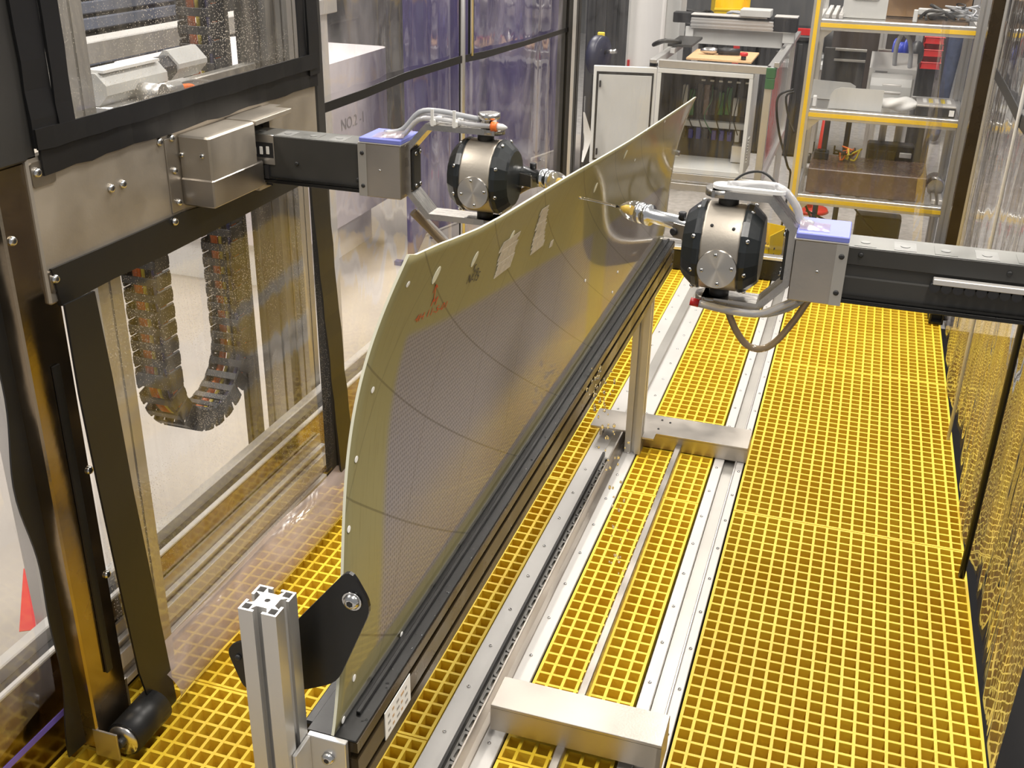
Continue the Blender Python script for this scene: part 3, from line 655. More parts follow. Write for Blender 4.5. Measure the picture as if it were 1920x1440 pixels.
# black clamp plate holding the panel edge (rounded parallelogram) with bolt
PLY = 1.045
pp = [ony(x, y, PLY) for x, y in ((422, 1212), (540, 1180), (655, 1066), (697, 1140), (632, 1280), (570, 1294), (460, 1296))]
def round_poly(P, r, n=4):
    Q = []
    for i, p in enumerate(P):
        p = Vector(p); a = Vector(P[i-1])-p; c = Vector(P[(i+1) % len(P)])-p; t = min(r, a.length*.45, c.length*.45)
        s_, e_ = p+a.normalized()*t, p+c.normalized()*t
        Q += [tuple(s_*(1-k/n)**2+p*2*(k/n)*(1-k/n)+e_*(k/n)**2) for k in range(n+1)]
    return Q
b = MB(); b.prism([round_poly([(p.x, p.z) for p in pp], .02)], (0, PLY, 0), EX, EZ, EY*.006); pl = b.build('clamp_plate', 'black_paint', fx)
p = ony(661, 1126, PLY); screw(pl, p, -EY, .012, 'screw', 'bolt'); b = MB(); b.cyl(p, p-EY*.003, .014, 18); b.build('washer', 'screw', pl)
p = ony(447, 1232, PLY); screw(pl, p, -EY, .005, 'socket', 'hole')
# ------------------------------------------------------------------ the fibreglass panel
def interp(t, T):
    for (a, x), (c, y) in zip(T[:-1], T[1:]):
        if t <= c: return x+(y-x)*(t-a)/(c-a)
    return T[-1][1]
TOPZ = [(0, 1.284), (.115, 1.250), (.335, 1.222), (.59, 1.185), (1, 1.147)]; TOPX = [(0, -.564), (.115, -.550), (.335, -.541), (.59, -.529), (1, -.508)]
def smooth_top(u, T): return (interp(max(0, u-.05), T)+2*interp(u, T)+interp(min(1, u+.05), T))/4 if .0 < u < 1 else interp(u, T)
def panel_pt(u, v, off=0):
    u = min(1, max(0, u)); v = min(1, max(0, v))
    y = (1.024+(1.300-1.024)*v)*(1-u)+(3.525+(3.50-3.525)*v)*u
    z0 = bz1+.0035; zt = smooth_top(u, TOPZ); xt = smooth_top(u, TOPX); x0 = -.576-.004*u
    bul = -.044*math.sin(math.pi*v**1.55)*(1-.6*u)
    ease = v*(1+.35*(v-1)*u)
    return Vector((x0+(xt-x0)*ease+bul+off, y, z0+(zt-z0)*v))
NU, NV, TH = 110, 44, .0045
fp = thing('fibreglass_panel', 'large curved olive fibreglass panel standing on the black beam', 'panel', panel_pt(.5, 0))
b = MB(); bm = b.bm; uvl = bm.loops.layers.uv.new('UVMap')
F0 = [[bm.verts.new(panel_pt(i/NU, j/NV)) for j in range(NV+1)] for i in range(NU+1)]
B0 = [[bm.verts.new(panel_pt(i/NU, j/NV, -TH)) for j in range(NV+1)] for i in range(NU+1)]
uvof = {}
for i in range(NU+1):
    for j in range(NV+1): uvof[F0[i][j]] = uvof[B0[i][j]] = (i/NU, j/NV)
for i in range(NU):
    for j in range(NV):
        for G in (F0, B0):
            f = bm.faces.new((G[i][j], G[i+1][j], G[i+1][j+1], G[i][j+1])); f.smooth = True
            for l in f.loops: l[uvl].uv = uvof[l.vert]
def rim(seq):
    for (i, j), (k, l) in zip(seq[:-1], seq[1:]): f = bm.faces.new((F0[i][j], F0[k][l], B0[k][l], B0[i][j])); f.material_index = 1
rim([(i, 0) for i in range(NU+1)]); rim([(i, NV) for i in range(NU+1)]); rim([(0, j) for j in range(NV+1)]); rim([(NU, j) for j in range(NV+1)])
# panel material: olive rim, greyish woven core, pencil grid, wet gloss
m, nt, N, L, bs = nodes('fibreglass'); MATS['fibreglass'] = m
def nd(t, **k):
    n = N.new(t)
    for a, c in k.items(): setattr(n, a, c)
    return n
def math_(op, a, c=None):
    n = nd('ShaderNodeMath', operation=op)
    for i, q in enumerate((a, c)):
        if q is None: continue
        if isinstance(q, (int, float)): n.inputs[i].default_value = q
        else: L.new(q, n.inputs[i])
    return n.outputs[0]
uvn = nd('ShaderNodeUVMap', uv_map='UVMap'); sx = nd('ShaderNodeSeparateXYZ'); L.new(uvn.outputs[0], sx.inputs[0]); U, V = sx.outputs[0], sx.outputs[1]
def step(x, a, c):
    n = nd('ShaderNodeMapRange', interpolation_type='SMOOTHSTEP'); n.inputs['From Min'].default_value = a; n.inputs['From Max'].default_value = c; L.new(x, n.inputs['Value']); return n.outputs[0]
vs_ = math_('ADD', V, math_('MULTIPLY', U, .36)); gap = math_('MULTIPLY', step(U, .545, .565), step(U, .635, .615))
core = math_('MULTIPLY', math_('MULTIPLY', math_('MULTIPLY', step(U, .048, .060), step(vs_, .815, .785)), math_('MULTIPLY', step(U, .95, .92), step(V, .06, .085))), math_('SUBTRACT', 1.0, math_('MULTIPLY', gap, .85)))
mp = nd('ShaderNodeMapping'); mp.inputs['Scale'].default_value = (2.35, .66, 1); L.new(uvn.outputs[0], mp.inputs[0])
wv = nd('ShaderNodeTexVoronoi', feature='F1'); wv.inputs['Scale'].default_value = 130; wv.inputs['Randomness'].default_value = .12; L.new(mp.outputs[0], wv.inputs['Vector'])
dots = step(wv.outputs['Distance'], .20, .42)
nz = nd('ShaderNodeTexNoise'); nz.inputs['Scale'].default_value = 3.5; nz.inputs['Detail'].default_value = 5; L.new(mp.outputs[0], nz.inputs['Vector'])
mp2 = nd('ShaderNodeMapping'); mp2.inputs['Scale'].default_value = (60, 4, 1); L.new(mp.outputs[0], mp2.inputs[0])
fib = nd('ShaderNodeTexNoise'); fib.inputs['Scale'].default_value = 3; fib.inputs['Detail'].default_value = 4; L.new(mp2.outputs[0], fib.inputs['Vector'])
def mixc(f, a, c):
    n = nd('ShaderNodeMix', data_type='RGBA')
    for k, q in (('Factor', f), ('A', a), ('B', c)):
        if isinstance(q, tuple): n.inputs[k].default_value = (*q, 1)
        elif isinstance(q, (int, float)): n.inputs[k].default_value = q
        else: L.new(q, n.inputs[k])
    return n.outputs['Result']
ccore = mixc(dots, (.185, .165, .168), (.315, .285, .285)); ccore = mixc(nz.outputs['Fac'], ccore, (.27, .21, .15)) if False else mixc(math_('MULTIPLY', nz.outputs['Fac'], .35), ccore, (.22, .20, .195))
crim = mixc(nz.outputs['Fac'], (.27, .24, .115), (.34, .30, .145)); crim = mixc(math_('MULTIPLY', step(fib.outputs['Fac'], .5, .75), .3), crim, (.20, .165, .07))
colr = mixc(core, crim, ccore)
def line(expr, wdt):  # thin pencil line where frac(expr) is near .5
    fr = math_('FRACT', expr); d = math_('ABSOLUTE', math_('SUBTRACT', fr, .5)); return step(d, wdt, wdt*.35)
l1 = line(math_('ADD', math_('MULTIPLY', U, 8.0), math_('ADD', math_('MULTIPLY', V, 3.6), .73)), .014)
l2 = line(math_('ADD', math_('MULTIPLY', U, 9.3), math_('MULTIPLY', V, -1.1)), .010)
l3 = line(math_('ADD', math_('MULTIPLY', V, 2.6), math_('MULTIPLY', U, .25)), .006)
ln = math_('MAXIMUM', math_('MAXIMUM', l1, math_('MULTIPLY', l2, .6)), math_('MULTIPLY', l3, .0))
colr = mixc(math_('MULTIPLY', ln, .42), colr, (.06, .045, .03))
L.new(colr, bs.inputs['Base Color']); bs.inputs['Roughness'].default_value = .45; wet = math_('MAXIMUM', step(V, .40, .22), step(U, .40, .60)); wm = nd('ShaderNodeMapRange'); wm.inputs['To Min'].default_value = .06; wm.inputs['To Max'].default_value = 1.0; L.new(wet, wm.inputs['Value']); L.new(wm.outputs[0], bs.inputs['Coat Weight']); bs.inputs['Coat Roughness'].default_value = .06; bs.inputs['Specular IOR Level'].default_value = .3
bs.inputs['Subsurface Weight'].default_value = 0
bpn = nd('ShaderNodeBump'); bpn.inputs['Strength'].default_value = .12; bpn.inputs['Distance'].default_value = .002
L.new(math_('ADD', math_('MULTIPLY', fib.outputs['Fac'], .5), math_('MULTIPLY', dots, core)), bpn.inputs['Height']); L.new(bpn.outputs[0], bs.inputs['Normal'])
tl = nd('ShaderNodeBsdfTranslucent'); L.new(colr, tl.inputs['Color']); ms = nd('ShaderNodeMixShader'); ms.inputs[0].default_value = .22
L.new(bs.outputs[0], ms.inputs[1]); L.new(tl.outputs[0], ms.inputs[2]); L.new(ms.outputs[0], N['Material Output'].inputs['Surface'])
M('panel_edge', (.74, .72, .56), .5, var=.08)
sheet = b.build('sheet', ['fibreglass', 'panel_edge'], fp)
_tab = [(u/160, v/80, proj(panel_pt(u/160, v/80))) for u in range(161) for v in range(81)]
def uv_at(px, py):
    u, v, _ = min(_tab, key=lambda t: (t[2][0]-px)**2+(t[2][1]-py)**2); st = .006
    for _k in range(14):
        c = [(u+a*st, v+d*st) for a in (-1, 0, 1) for d in (-1, 0, 1)]
        def er(q): x, y = proj(panel_pt(*q)); return (x-px)**2+(y-py)**2
        u, v = min(c, key=er); st *= .7
    return u, v
LU, LV = 2.42, .65
def disc(px, py, r, mt, nm, rv=None):
    u, v = uv_at(px, py); b = MB(); rv = rv or r
    b.loft([[panel_pt(u+r*math.cos(t*.524)/LU, v+rv*math.sin(t*.524)/LV, o) for t in range(12)] for o in (.0002, .0015)]); return b.build(nm, mt, fp)
for px, py in ((817, 516), (889, 486), (958, 445), (1018, 402), (1116, 352), (1172, 290)): disc(px, py, .009, 'panel_edge', 'round_marker', .014)
for px, py in ((764, 533), (698, 731), (667, 861), (653, 992), (696, 1276), (663, 1271), (642, 1349), (752, 1190), (818, 1104), (868, 1027), (912, 957), (990, 845), (1097, 526), (1148, 548), (1158, 510), (1212, 244), (1246, 228), (1190, 300)): disc(px, py, .0045, 'white_plastic', 'hole_plug')
# paper tape strips in two stepped stacks
def strip(u0, u1, v0, v1, off):
    b = MB(); b.loft([[panel_pt(u0, v0, off), panel_pt(u0, v0, off+.0012), panel_pt(u0+(v1-v0)*.02, v1, off+.0012), panel_pt(u0+(v1-v0)*.02, v1, off)],
                      [panel_pt(u1, v0, off), panel_pt(u1, v0, off+.0012), panel_pt(u1, v1, off+.0012), panel_pt(u1, v1, off)]], smooth=False); return b.build('tape_strip', 'tape_paper', fp)
for (pa, pb, wa, wb_, n) in (((926, 522), (940, 458), (952, 512), (966, 452), 8), ((994, 478), (1013, 395), (1016, 466), (1021, 397), 9)):
    ua, va = uv_at(*pa); ub, vb = uv_at(*pb); uc, vc = uv_at(*wa); ud, vd = uv_at(*wb_)
    for k in range(n):
        t0, t1 = k/n, (k+1.12)/n; j = random.uniform(-.002, .002)
        strip(ua+(ub-ua)*t0+j, uc+(ud-uc)*t0+j, va+(vb-va)*t0, va+(vb-va)*t1, .0004+.0002*(k % 3))
strip(*(lambda q: (q[0]-.004, q[0]+.004, q[1]-.012, q[1]+.012))(uv_at(1033, 457)), .0004)
# handwriting
def write(txt, pa, pb, hgt, mt, fnm='handwriting'):
    ua, va = uv_at(*pa); ub, vb = uv_at(*pb); V, F = text_mesh(txt, 1.0); W = max(v.x for v in V)
    d = Vector(((ub-ua)*LU, (vb-va)*LV)); n = Vector((-d.y, d.x)).normalized()*hgt
    def f(v): q = d*(v.x/W)+n*v.y; return panel_pt(ua+q.x/LU, va+q.y/LV, .0012)
    return text_on(txt, 1, None, None, None, mt, fp, fnm, f)
def arrow(pa, pb, mt):
    ua, va = uv_at(*pa); ub, vb = uv_at(*pb); d = Vector(((ub-ua)*LU, (vb-va)*LV)); n = Vector((-d.y, d.x)).normalized()
    def q(t, s): r = d*t+n*s; return panel_pt(ua+r.x/LU, va+r.y/LV, .0012)
    b = MB(); b.quad(q(0, -.0012), q(0, .0012), q(1, .0012), q(1, -.0012)); b.quad(q(1, .001), q(1.0, -.001), q(.68, -.008), q(.66, -.005)); b.quad(q(1, -.001), q(1.0, .001), q(.68, .008), q(.66, .005)); b.build('handwriting', mt, fp)
write('4H 11-5-01', (775, 606), (834, 577), .017, 'ink_red'); write('M', (805, 575), (815, 571), .020, 'ink_red'); arrow((812, 566), (817, 533), 'ink_red')
write('N-15', (872, 533), (894, 525), .024, 'ink_black'); write('19', (883, 521), (892, 517), .022, 'ink_black'); arrow((888, 510), (890, 497), 'ink_black')
# stop clip at the far end and water on the beam
p = panel_pt(1, .62); b = MB(); b.box(p.x-.012, p.x+.012, p.y-.012, p.y+.006, p.z-.008, p.z+.008, .002); b.build('edge_clip', 'screw', fp)
b = MB()
for k in range(220):
    y = by0+.03+(by1-by0-.06)*random.random()**.8; x = random.uniform(-.556, -.544); r = random.uniform(.0012, .0030)
    b.sphere((x, y, bz1+.0028), r, 6, (1, 1, .7))
b.build('water_drops', 'water', label='water drops beaded along the top of the black beam', cat='water', kind='stuff')
b = MB(); pc = onx(1106, 722, -.534)
for k in range(90):
    t = random.random(); a = random.uniform(-.6, .6)
    q = pc+Vector((.012+.10*t+random.gauss(0, .012), -.05*t+random.gauss(0, .035), .02-.0*t-.5*t*t+random.gauss(0, .02))); q.z = max(q.z, .01)
    b.sphere(q, random.uniform(.0015, .0042), 6, (1, 1, random.uniform(1, 2.4)))
b.build('water_splash', 'water', label='water splashing off the black beam down to the grating', cat='water', kind='stuff')
# ================================================================== SCANNER ARMS
m, nt, N, L, bs = nodes('turned_steel'); MATS['turned_steel'] = m
bs.inputs['Base Color'].default_value = (.62, .59, .54, 1); bs.inputs['Metallic'].default_value = 1; bs.inputs['Roughness'].default_value = .3; bs.inputs['Anisotropic'].default_value = .9; bs.inputs['Anisotropic Rotation'].default_value = .25
tg = N.new('ShaderNodeTangent'); tg.direction_type = 'RADIAL'; tg.axis = 'Y'; L.new(tg.outputs[0], bs.inputs['Tangent'])
ND = Vector((-.894, .448, 0))      # from the right nozzle towards the left one
def scanner_arm(label, cx, cy, cz, sg, dpl, dbx, xe, az0, az1, left):
    """cx,cy,cz = middle of the swivel head; sg = side on which the arm lies"""
    X = lambda d: cx+sg*d
    t = thing('ultrasonic_scanner', label, 'scanner', (X(dbx), cy, az0))
    R, bw, cw = .079, .034, .034
    # swivel head: steel band between two black chamfered covers
    b = MB(); b.lathe((cx-bw, cy, cz), EX, [(0, R*.985), (.004, R), (2*bw-.004, R), (2*bw, R*.985)], 40); hd = b.build('head_band', 'steel_plate', t)
    for s in (-1, 1):
        b = MB(); b.lathe((cx+s*bw, cy, cz), EX*s, [(0, R*1.0), (.004, R*1.02), (.012, R*1.0), (cw-.004, R*.80), (cw, R*.74)], 20 if left else 18, False, ph=.16); c = b.build('head_cover', 'rubber_cap', t)
        for k in range(8):
            a = 2*math.pi*k/8+.35; q = Vector((cx+s*(bw+.0125), cy+math.cos(a)*R*.985, cz+math.sin(a)*R*.985)); screw(c, q, Vector((s*.5, math.cos(a), math.sin(a))), .0042)
    b = MB(); dc = Vector((cx, cy-R-.004, cz-.019)); b.lathe(dc+EY*.045, -EY, [(0, .0345), (.044, .0345), (.045, .0338)], 40); dd = b.build('bearing_disc', 'turned_steel', t)
    for k in range(4):
        a = math.pi/2*k+.15; screw(dd, dc+Vector((math.cos(a)*.026, 0, math.sin(a)*.026)), -EY, .0036)
    for dx, dz in ((-.018, .052), (.02, .05)):
        if not left: yy = cy-math.sqrt(max(0, R*R-dz*dz)); screw(hd, (cx+dx, yy, cz+dz), Vector((0, -.76, .65)), .003, 'socket', 'hole')
    # yoke
    th, wy = .0065, .027; zt = cz+R+.020; zb = cz-R-.020; tip = -.028
    path = [(tip, zt), (dpl-.045, zt), (dpl, zt-.05), (dpl, zb+.05), (dpl-.045, zb), (tip, zb)]
    def off(i, s):
        p = Vector(path[i]); a = (p-Vector(path[i-1])).normalized() if i else None; c = (Vector(path[i+1])-p).normalized() if i < len(path)-1 else None
        if a is None: a = c
        if c is None: c = a
        na, nc = Vector((-a.y, a.x)), Vector((-c.y, c.x)); n = (na+nc).normalized(); return p+n*(s*th/max(.4, n.dot(na)))
    P = [off(i, 1) for i in range(6)]+[off(i, -1) for i in range(5, -1, -1)]
    b = MB(); b.prism([[(X(p.x)-cx, p.y) for p in P]], (cx, cy-wy, 0), EX, EZ, EY*2*wy)
    for zz, s in ((zt, 1), (zb, -1)): b.lathe((cx+sg*tip*.5, cy, zz-th), EZ, [(0, wy*1.05), (2*th, wy*1.05)], 24)
    yk = b.build('yoke', 'brushed', t)
    b = MB(); b.cyl((cx, cy, cz+R-.006), (cx, cy, zt), .018, 16); b.build('pivot', 'dark_grey', yk); b = MB(); b.cyl((cx, cy, zb), (cx, cy, cz-R+.006), .018, 16); b.build('pivot', 'dark_grey', yk)
    b = MB(); x0, x1 = sorted((X(dpl-.012), X(dpl-.006))); b.box(x0, x1, cy-.02, cy+.02, cz-.045, cz+.045, .001); b.build('connector_plate', 'dark_grey', yk)
    for dz in (-.036, .036):
        for dy in (-.012, .012): screw(yk, (X(dpl-.0125), cy+dy, cz+dz), EX*-sg, .0045)
    # end box with blue pad
    x0, x1 = sorted((X(dpl+.006), X(dbx))); b = MB(); b.box(x0, x1, cy-.052, cy+.052, az0-.012, az1+.008, .002); bxo = b.build('end_box', 'steel', t)
    b = MB(); b.box(x0-.001, x1+.001, cy-.053, cy+.053, az1+.008, az1+.010); b.build('lid', 'rail_white', bxo)
    b = MB(); b.box(x0+.001, x1+.001, cy-.052, cy+.052, az1+.010, az1+.020, .0015); b.build('blue_pad', 'blue_pad', bxo)
    sx = x0+.008 if left else x1-.008
    for zz in (az1-.014, az0+.012): screw(bxo, (sx, cy-.052, zz), -EY, .005, 'socket', 'hole')
    screw(bxo, ((x0+x1)/2, cy-.052, (az0+az1)/2), -EY, .003, 'screw')
    b = MB(); b.box(sx-.01, sx+.01, cy-.0535, cy-.052, az0-.011, az1+.007); b.build('edge_strip', 'alu_dull', bxo)
    # beam
    x0, x1 = sorted((X(dbx), xe)); b = MB(); hw = .040
    P = [(-hw, az0), (hw, az0), (hw, az1), (-hw, az1), (-hw, az0+.062), (-hw+.004, az0+.060), (-hw+.004, az0+.040), (-hw, az0+.038)] if not left else [(-hw, az0), (hw, az0), (hw, az1), (-hw, az1)]
    b.prism([P], (x0, cy, 0), EY, EZ, EX*(x1-x0)); bo = b.build('beam', 'arm_grey', t)
    b = MB(); b.box(x0, x1, cy-hw+.003, cy+hw-.003, az1, az1+.0012); b.build('beam_top', 'arm_top', bo)
    n = int((x1-x0)/.065)
    for k in range(n):
        xx = x0+.03+k*.065 if left else x0+.01+k*.065
        b = MB(); b.box(xx, xx+.036, cy-.03, cy+.02, az1+.0012, az1+.0018); b.build('top_patch', 'patch_grey' if k % 2 else 'arm_top', bo)
        b = MB(); b.cyl((xx+.018, cy-.006, az1+.0018), (xx+.018, cy-.006, az1+.0028), .008, 12); b.build('cap_plug', 'patch_grey', bo)
    b = MB(); b.box(x0, x1, cy-hw-.004, cy+.0, az0-.008, az0, .001); b.box(x0, x1, cy-hw-.006, cy-hw, az0+.004, az0+.007); b.build('slide_rail', 'black_anod', bo)
    return t, bo, bxo, yk, x0, x1
z0 = 1.176
# ---- left arm
ALC = (-.757, 2.168)
la, bo, bxo, yk, x0, x1 = scanner_arm('left scanner arm with swivel head reaching from the steel carriage towards the panel', ALC[0], ALC[1], z0, -1, .172, .277, -1.345, 1.127, 1.226, True)
nf = ALC[1]-.040
def nq(px, py, y=nf): return ony(px, py, y)
b = MB(); p0, p1 = nq(447, 302), nq(513, 255); b.box(p0.x, p1.x, nf-.003, nf, p0.z, p1.z+.002, .0006); ap = b.build('adjuster_plate', 'steel_bright', bo)
b = MB(); p0, p1 = nq(474, 292), nq(512, 268); b.box(p0.x, p1.x, nf-.0045, nf-.003, p0.z, p1.z); b.build('sensor_block', 'black_plastic', bo)
for k in range(3): p = nq(480+12*k, 281); b = MB(); b.box(p.x-.004, p.x+.004, nf-.006, nf-.0045, p.z-.009, p.z+.009, .001); b.build('switch', 'white_plastic', bo)
p = nq(452, 285); b = MB(); b.box(p.x-.006, p.x+.006, nf-.006, nf-.003, p.z-.02, p.z+.02, .001); b.build('tab', 'white_plastic', bo)
for px, py in ((442, 268), (442, 280), (442, 292), (557, 307), (672, 337)): screw(bo, nq(px, py), -EY, .005 if px > 500 else .004, 'socket', 'hole')
cy = ALC[1]; zt = z0+.099
zt2 = zt+.015
b = MB(); b.tube([(-.985, cy-.01, 1.248), (-.945, cy-.012, 1.262), (-.905, cy-.012, zt2+.012), (-.86, cy-.012, zt2+.018), (-.80, cy-.012, zt2+.012), (-.765, cy-.012, zt2+.008)], .006, 10); b.build('grey_hose', 'hose_grey', la)
b = MB(); b.tube([(-.985, cy-.03, 1.247), (-.94, cy-.03, 1.252), (-.90, cy-.029, zt2), (-.85, cy-.028, zt2+.003), (-.79, cy-.028, zt2-.001), (-.735, cy-.028, zt2-.001)], .0055, 10); b.build('clear_hose', 'hose_clear', la)
b = MB(); b.tube([(-1.0, cy+.012, 1.247), (-.95, cy+.012, 1.258), (-.91, cy+.01, zt2+.004), (-.85, cy+.01, zt2+.004), (-.78, cy+.006, zt2+.002)], .005, 8); b.build('clear_hose', 'hose_clear', la)
b = MB(); b.grid(lambda u, v: Vector((-1.005+.075*u, cy-.045+.06*v, 1.247+.010*math.sin(3.1*v)*(.3+u)+.004*u*u)), 8, 8); b.build('clear_tape', 'vinyl_hem', la)
for x in (-.865, -.815):
    b = MB(); b.box(x-.006, x+.006, cy-.038, cy+.02, zt+.006, zt+.020, .002); b.box(x-.003, x+.003, cy-.04, cy-.036, zt+.006, zt+.042); b.build('cable_tie', 'white_plastic', la)
b = MB(); b.lathe((-.748, cy-.006, zt+.005), EZ, [(0, .017), (.018, .017), (.022, .024), (.032, .024), (.033, .02)], 20); b.build('pivot_cap', 'steel_bright', la)
b = MB(); b.cyl((-.735, cy-.028, zt2-.001), (-.722, cy-.028, zt2-.001), .010, 12); b.build('fitting_collar', 'orange', la)
b = MB(); b.lathe((-.722, cy-.028, zt2-.001), EX, [(0, .008), (.012, .007), (.022, .002)], 12); b.build('fitting_tip', 'white_plastic', la)
b = MB(); b.tube([(-.93, cy, 1.075), (-.90, cy+.02, 1.035), (-.86, cy+.03, .995), (-.80, cy+.04, .965), (-.74, cy+.05, .955), (-.68, cy+.06, .985)], .0095, 10); b.build('drain_hose', 'hose_tan', la)
b = MB(); b.tube([(-.93, cy+.02, 1.075), (-.89, cy+.035, 1.03), (-.84, cy+.04, .985), (-.78, cy+.05, .95), (-.70, cy+.06, .95)], .006, 8); b.build('drain_hose', 'hose_clear', la)
# ---- right arm
ARC = (-.198, 1.874)
ra, bo2, bxo2, yk2, x0, x1 = scanner_arm('right scanner arm with toothed rack and swivel head entering past the right curtain', ARC[0], ARC[1], 1.170, 1, .118, .212, .64, 1.113, 1.204, False)
cy = ARC[1]; nf = cy-.040
for px, py in ((1614, 478), (1893, 513)): screw(bo2, ony(px, py, nf), -EY, .0045, 'socket', 'hole')
p = ony(1750, 525, nf-.008); b = MB(); b.box(p.x, .62, nf-.016, nf-.001, p.z-.006, p.z+.004, .001); b.build('rack_strip', 'rail_white', bo2)
b = MB(); k = 0; x = p.x+.004
tm = None
while x < .6:
    if tm is None:
        tm = MB(); tm.lathe((0, 0, 0), -EY, [(0, .0085), (.014, .0085)], 10); bmesh.ops.recalc_face_normals(tm.bm, faces=tm.bm.faces); tme = bpy.data.meshes.new('tooth'); tm.bm.to_mesh(tme); tme.materials.append(MATS['black_plastic'])
    o = bpy.data.objects.new('tooth', tme); COL.objects.link(o); o.parent = bo2; o.location = Vector((x, nf-.001, p.z-.011))-ORG[bo2.name]; x += .0182
zt = 1.170+.099; zb = 1.170-.099
b = MB(); b.prism([rrect(-.03, .10, -.020, .020, .019, 6)], (ARC[0]-.0, cy, zt+.0066), EX, EY, EZ*.006); b.build('cover_strip', 'white_plastic', ra)
b = MB(); b.tube([(ARC[0]-.005, cy, zt+.012), (ARC[0]+.05, cy, zt+.018), (ARC[0]+.09, cy-.004, zt+.014), (ARC[0]+.118, cy-.008, zt-.014), (ARC[0]+.128, cy-.01, zt-.036), (ARC[0]+.15, cy-.012, 1.228)], .007, 10); b.build('grey_hose', 'hose_clear', ra)
b = MB(); b.tube([(ARC[0]+.0, cy+.01, zt+.012), (ARC[0]+.02, cy+.015, zt+.03), (ARC[0]+.05, cy+.016, zt+.036), (ARC[0]+.075, cy+.012, zt+.02), (ARC[0]+.08, cy+.01, zt+.0)], .0025, 6); b.build('thin_wire', 'cable_black', ra)
b = MB(); b.grid(lambda u, v: Vector((ARC[0]+.128+.05*u, cy-.035+.05*v, 1.2255+.012*math.sin(3.1*v)*(1-u))), 8, 8); b.build('clear_tape', 'vinyl_hem', ra)
b = MB(); b.tube([(ARC[0]-.03, cy-.034, zb-.004), (ARC[0]+.03, cy-.036, zb-.010), (ARC[0]+.08, cy-.036, zb-.008), (ARC[0]+.115, cy-.034, zb+.01), (ARC[0]+.14, cy-.03, 1.095)], .007, 10); b.build('clear_hose', 'hose_clear', ra)
b = MB(); b.cyl((ARC[0]-.046, cy-.034, zb-.002), (ARC[0]-.03, cy-.034, zb-.004), .0075, 12); b.build('fitting_collar', 'red', ra)
def pt(px, py, y=cy): return ony(px, py, y)
b = MB(); b.tube([(ARC[0], cy, zb-.006), pt(1362, 565), pt(1392, 582), pt(1430, 590), pt(1475, 580), pt(1510, 560), (ARC[0]+.165, cy, 1.10)], .0055, 8); b.build('hanging_hose', 'hose_grey', ra)
b = MB(); b.tube([(ARC[0]+.004, cy, zb-.006), pt(1360, 572), pt(1380, 620), pt(1402, 648), pt(1428, 654), pt(1455, 640), pt(1490, 600), pt(1522, 556), (ARC[0]+.185, cy, 1.10)], .0065, 10); b.build('hanging_hose', 'hose_tan', ra)
# ---- nozzles on the far side of both heads
def nozzle(t, root, tip, mirror):
    root = Vector(root); tip = Vector(tip); d = (tip-root).normalized(); Ln = (tip-root).length; side = d.cross(EZ)
    b = MB(); Mx = Matrix((d, side, EZ)).transposed().to_4x4(); Mx.translation = root
    b.box(-.045, .055, -.014, .014, -.026, .004, .002, mat=Mx); b.box(-.05, -.005, -.02, .02, -.03, .016, .003, mat=Mx); nb_ = b.build('nozzle_mount', 'steel', t)
    b = MB(); b.lathe(root, d, [(.012, .013), (.02, .0135), (Ln-.082, .0135), (Ln-.08, .0205), (Ln-.07, .0205), (Ln-.069, .0185), (Ln-.062, .0185), (Ln-.061, .0205), (Ln-.052, .0205), (Ln-.05, .017)], 24); b.build('nozzle_body', 'chrome', nb_)
    b = MB(); b.lathe(root, d, [(Ln-.056, .0205), (Ln-.036, .0200), (Ln-.022, .0165), (Ln-.010, .0088), (Ln, .0035), (Ln, .0022)], 24); b.build('nozzle_tip', 'clear_shell', nb_)
    b = MB(); b.lathe(root, d, [(Ln-.034, .009), (Ln-.018, .0085), (Ln-.008, .004)], 14); b.build('sensor', 'sensor_yellow', nb_)
    for s in (.03, -.02):
        q = root+d*(.04 if s > 0 else .05)+EZ*(.012 if s > 0 else -.014)-side*.006; b = MB(); b.lathe(q, EZ if s > 0 else -side, [(0, .0075), (.012, .0075), (.013, .006)], 12); b.build('thumb_screw', 'black_plastic', nb_)
    b = MB(); b.tube([root+d*.05-EZ*.02, root+d*.0-EZ*.05-side*.0, root-d*.03-EZ*.09, root-d*.06-EZ*.06], .005, 8); b.build('feed_hose', 'hose_tan', nb_)
    return nb_
nozzle(ra, (-.250, 1.936, 1.178), (-.427, 2.024, 1.178), False)
nozzle(la, (-.700, 2.222, 1.178), (-.562, 2.153, 1.178), True)
for t, a, c in ((ra, ARC, (-.250, 1.936)), (la, ALC, (-.700, 2.222))):
    b = MB(); y0 = a[1]+.05; b.box(min(a[0]-.02, c[0]-.02), max(a[0]+.02, c[0]+.02), y0, max(y0+.03, c[1]+.012), 1.158, 1.186, .003); b.build('nozzle_arm', 'dark_grey', t)
# water jets from the nozzle tips to the panel
jt = MB(); e = Vector((-.520, 2.070, 1.176)); s = Vector((-.427, 2.024, 1.178))
jt.tube([s, s.lerp(e, .5)+Vector((0, 0, .001)), e], .0024, 8); jt.build('water_jet', 'water', label='thin water jet from the clear nozzle tip onto the panel face', cat='water')
# ---- carriage that carries the right arm (beyond the frame edge)
c2 = thing('scanner_carriage', 'stainless plate carriage on two channels carrying the right arm', 'carriage', (.66, 1.85, -.15))
b = MB(); b.box(.64, .685, 1.35, 2.33, 1.02, 1.30, .004); b.build('cover_plate', 'steel_plate', c2)
for y in (1.36, 2.27): b = MB(); b.box(.645, .68, y, y+.05, -.15, 2.0, .003); b.build('side_channel', 'dark_grey', c2)
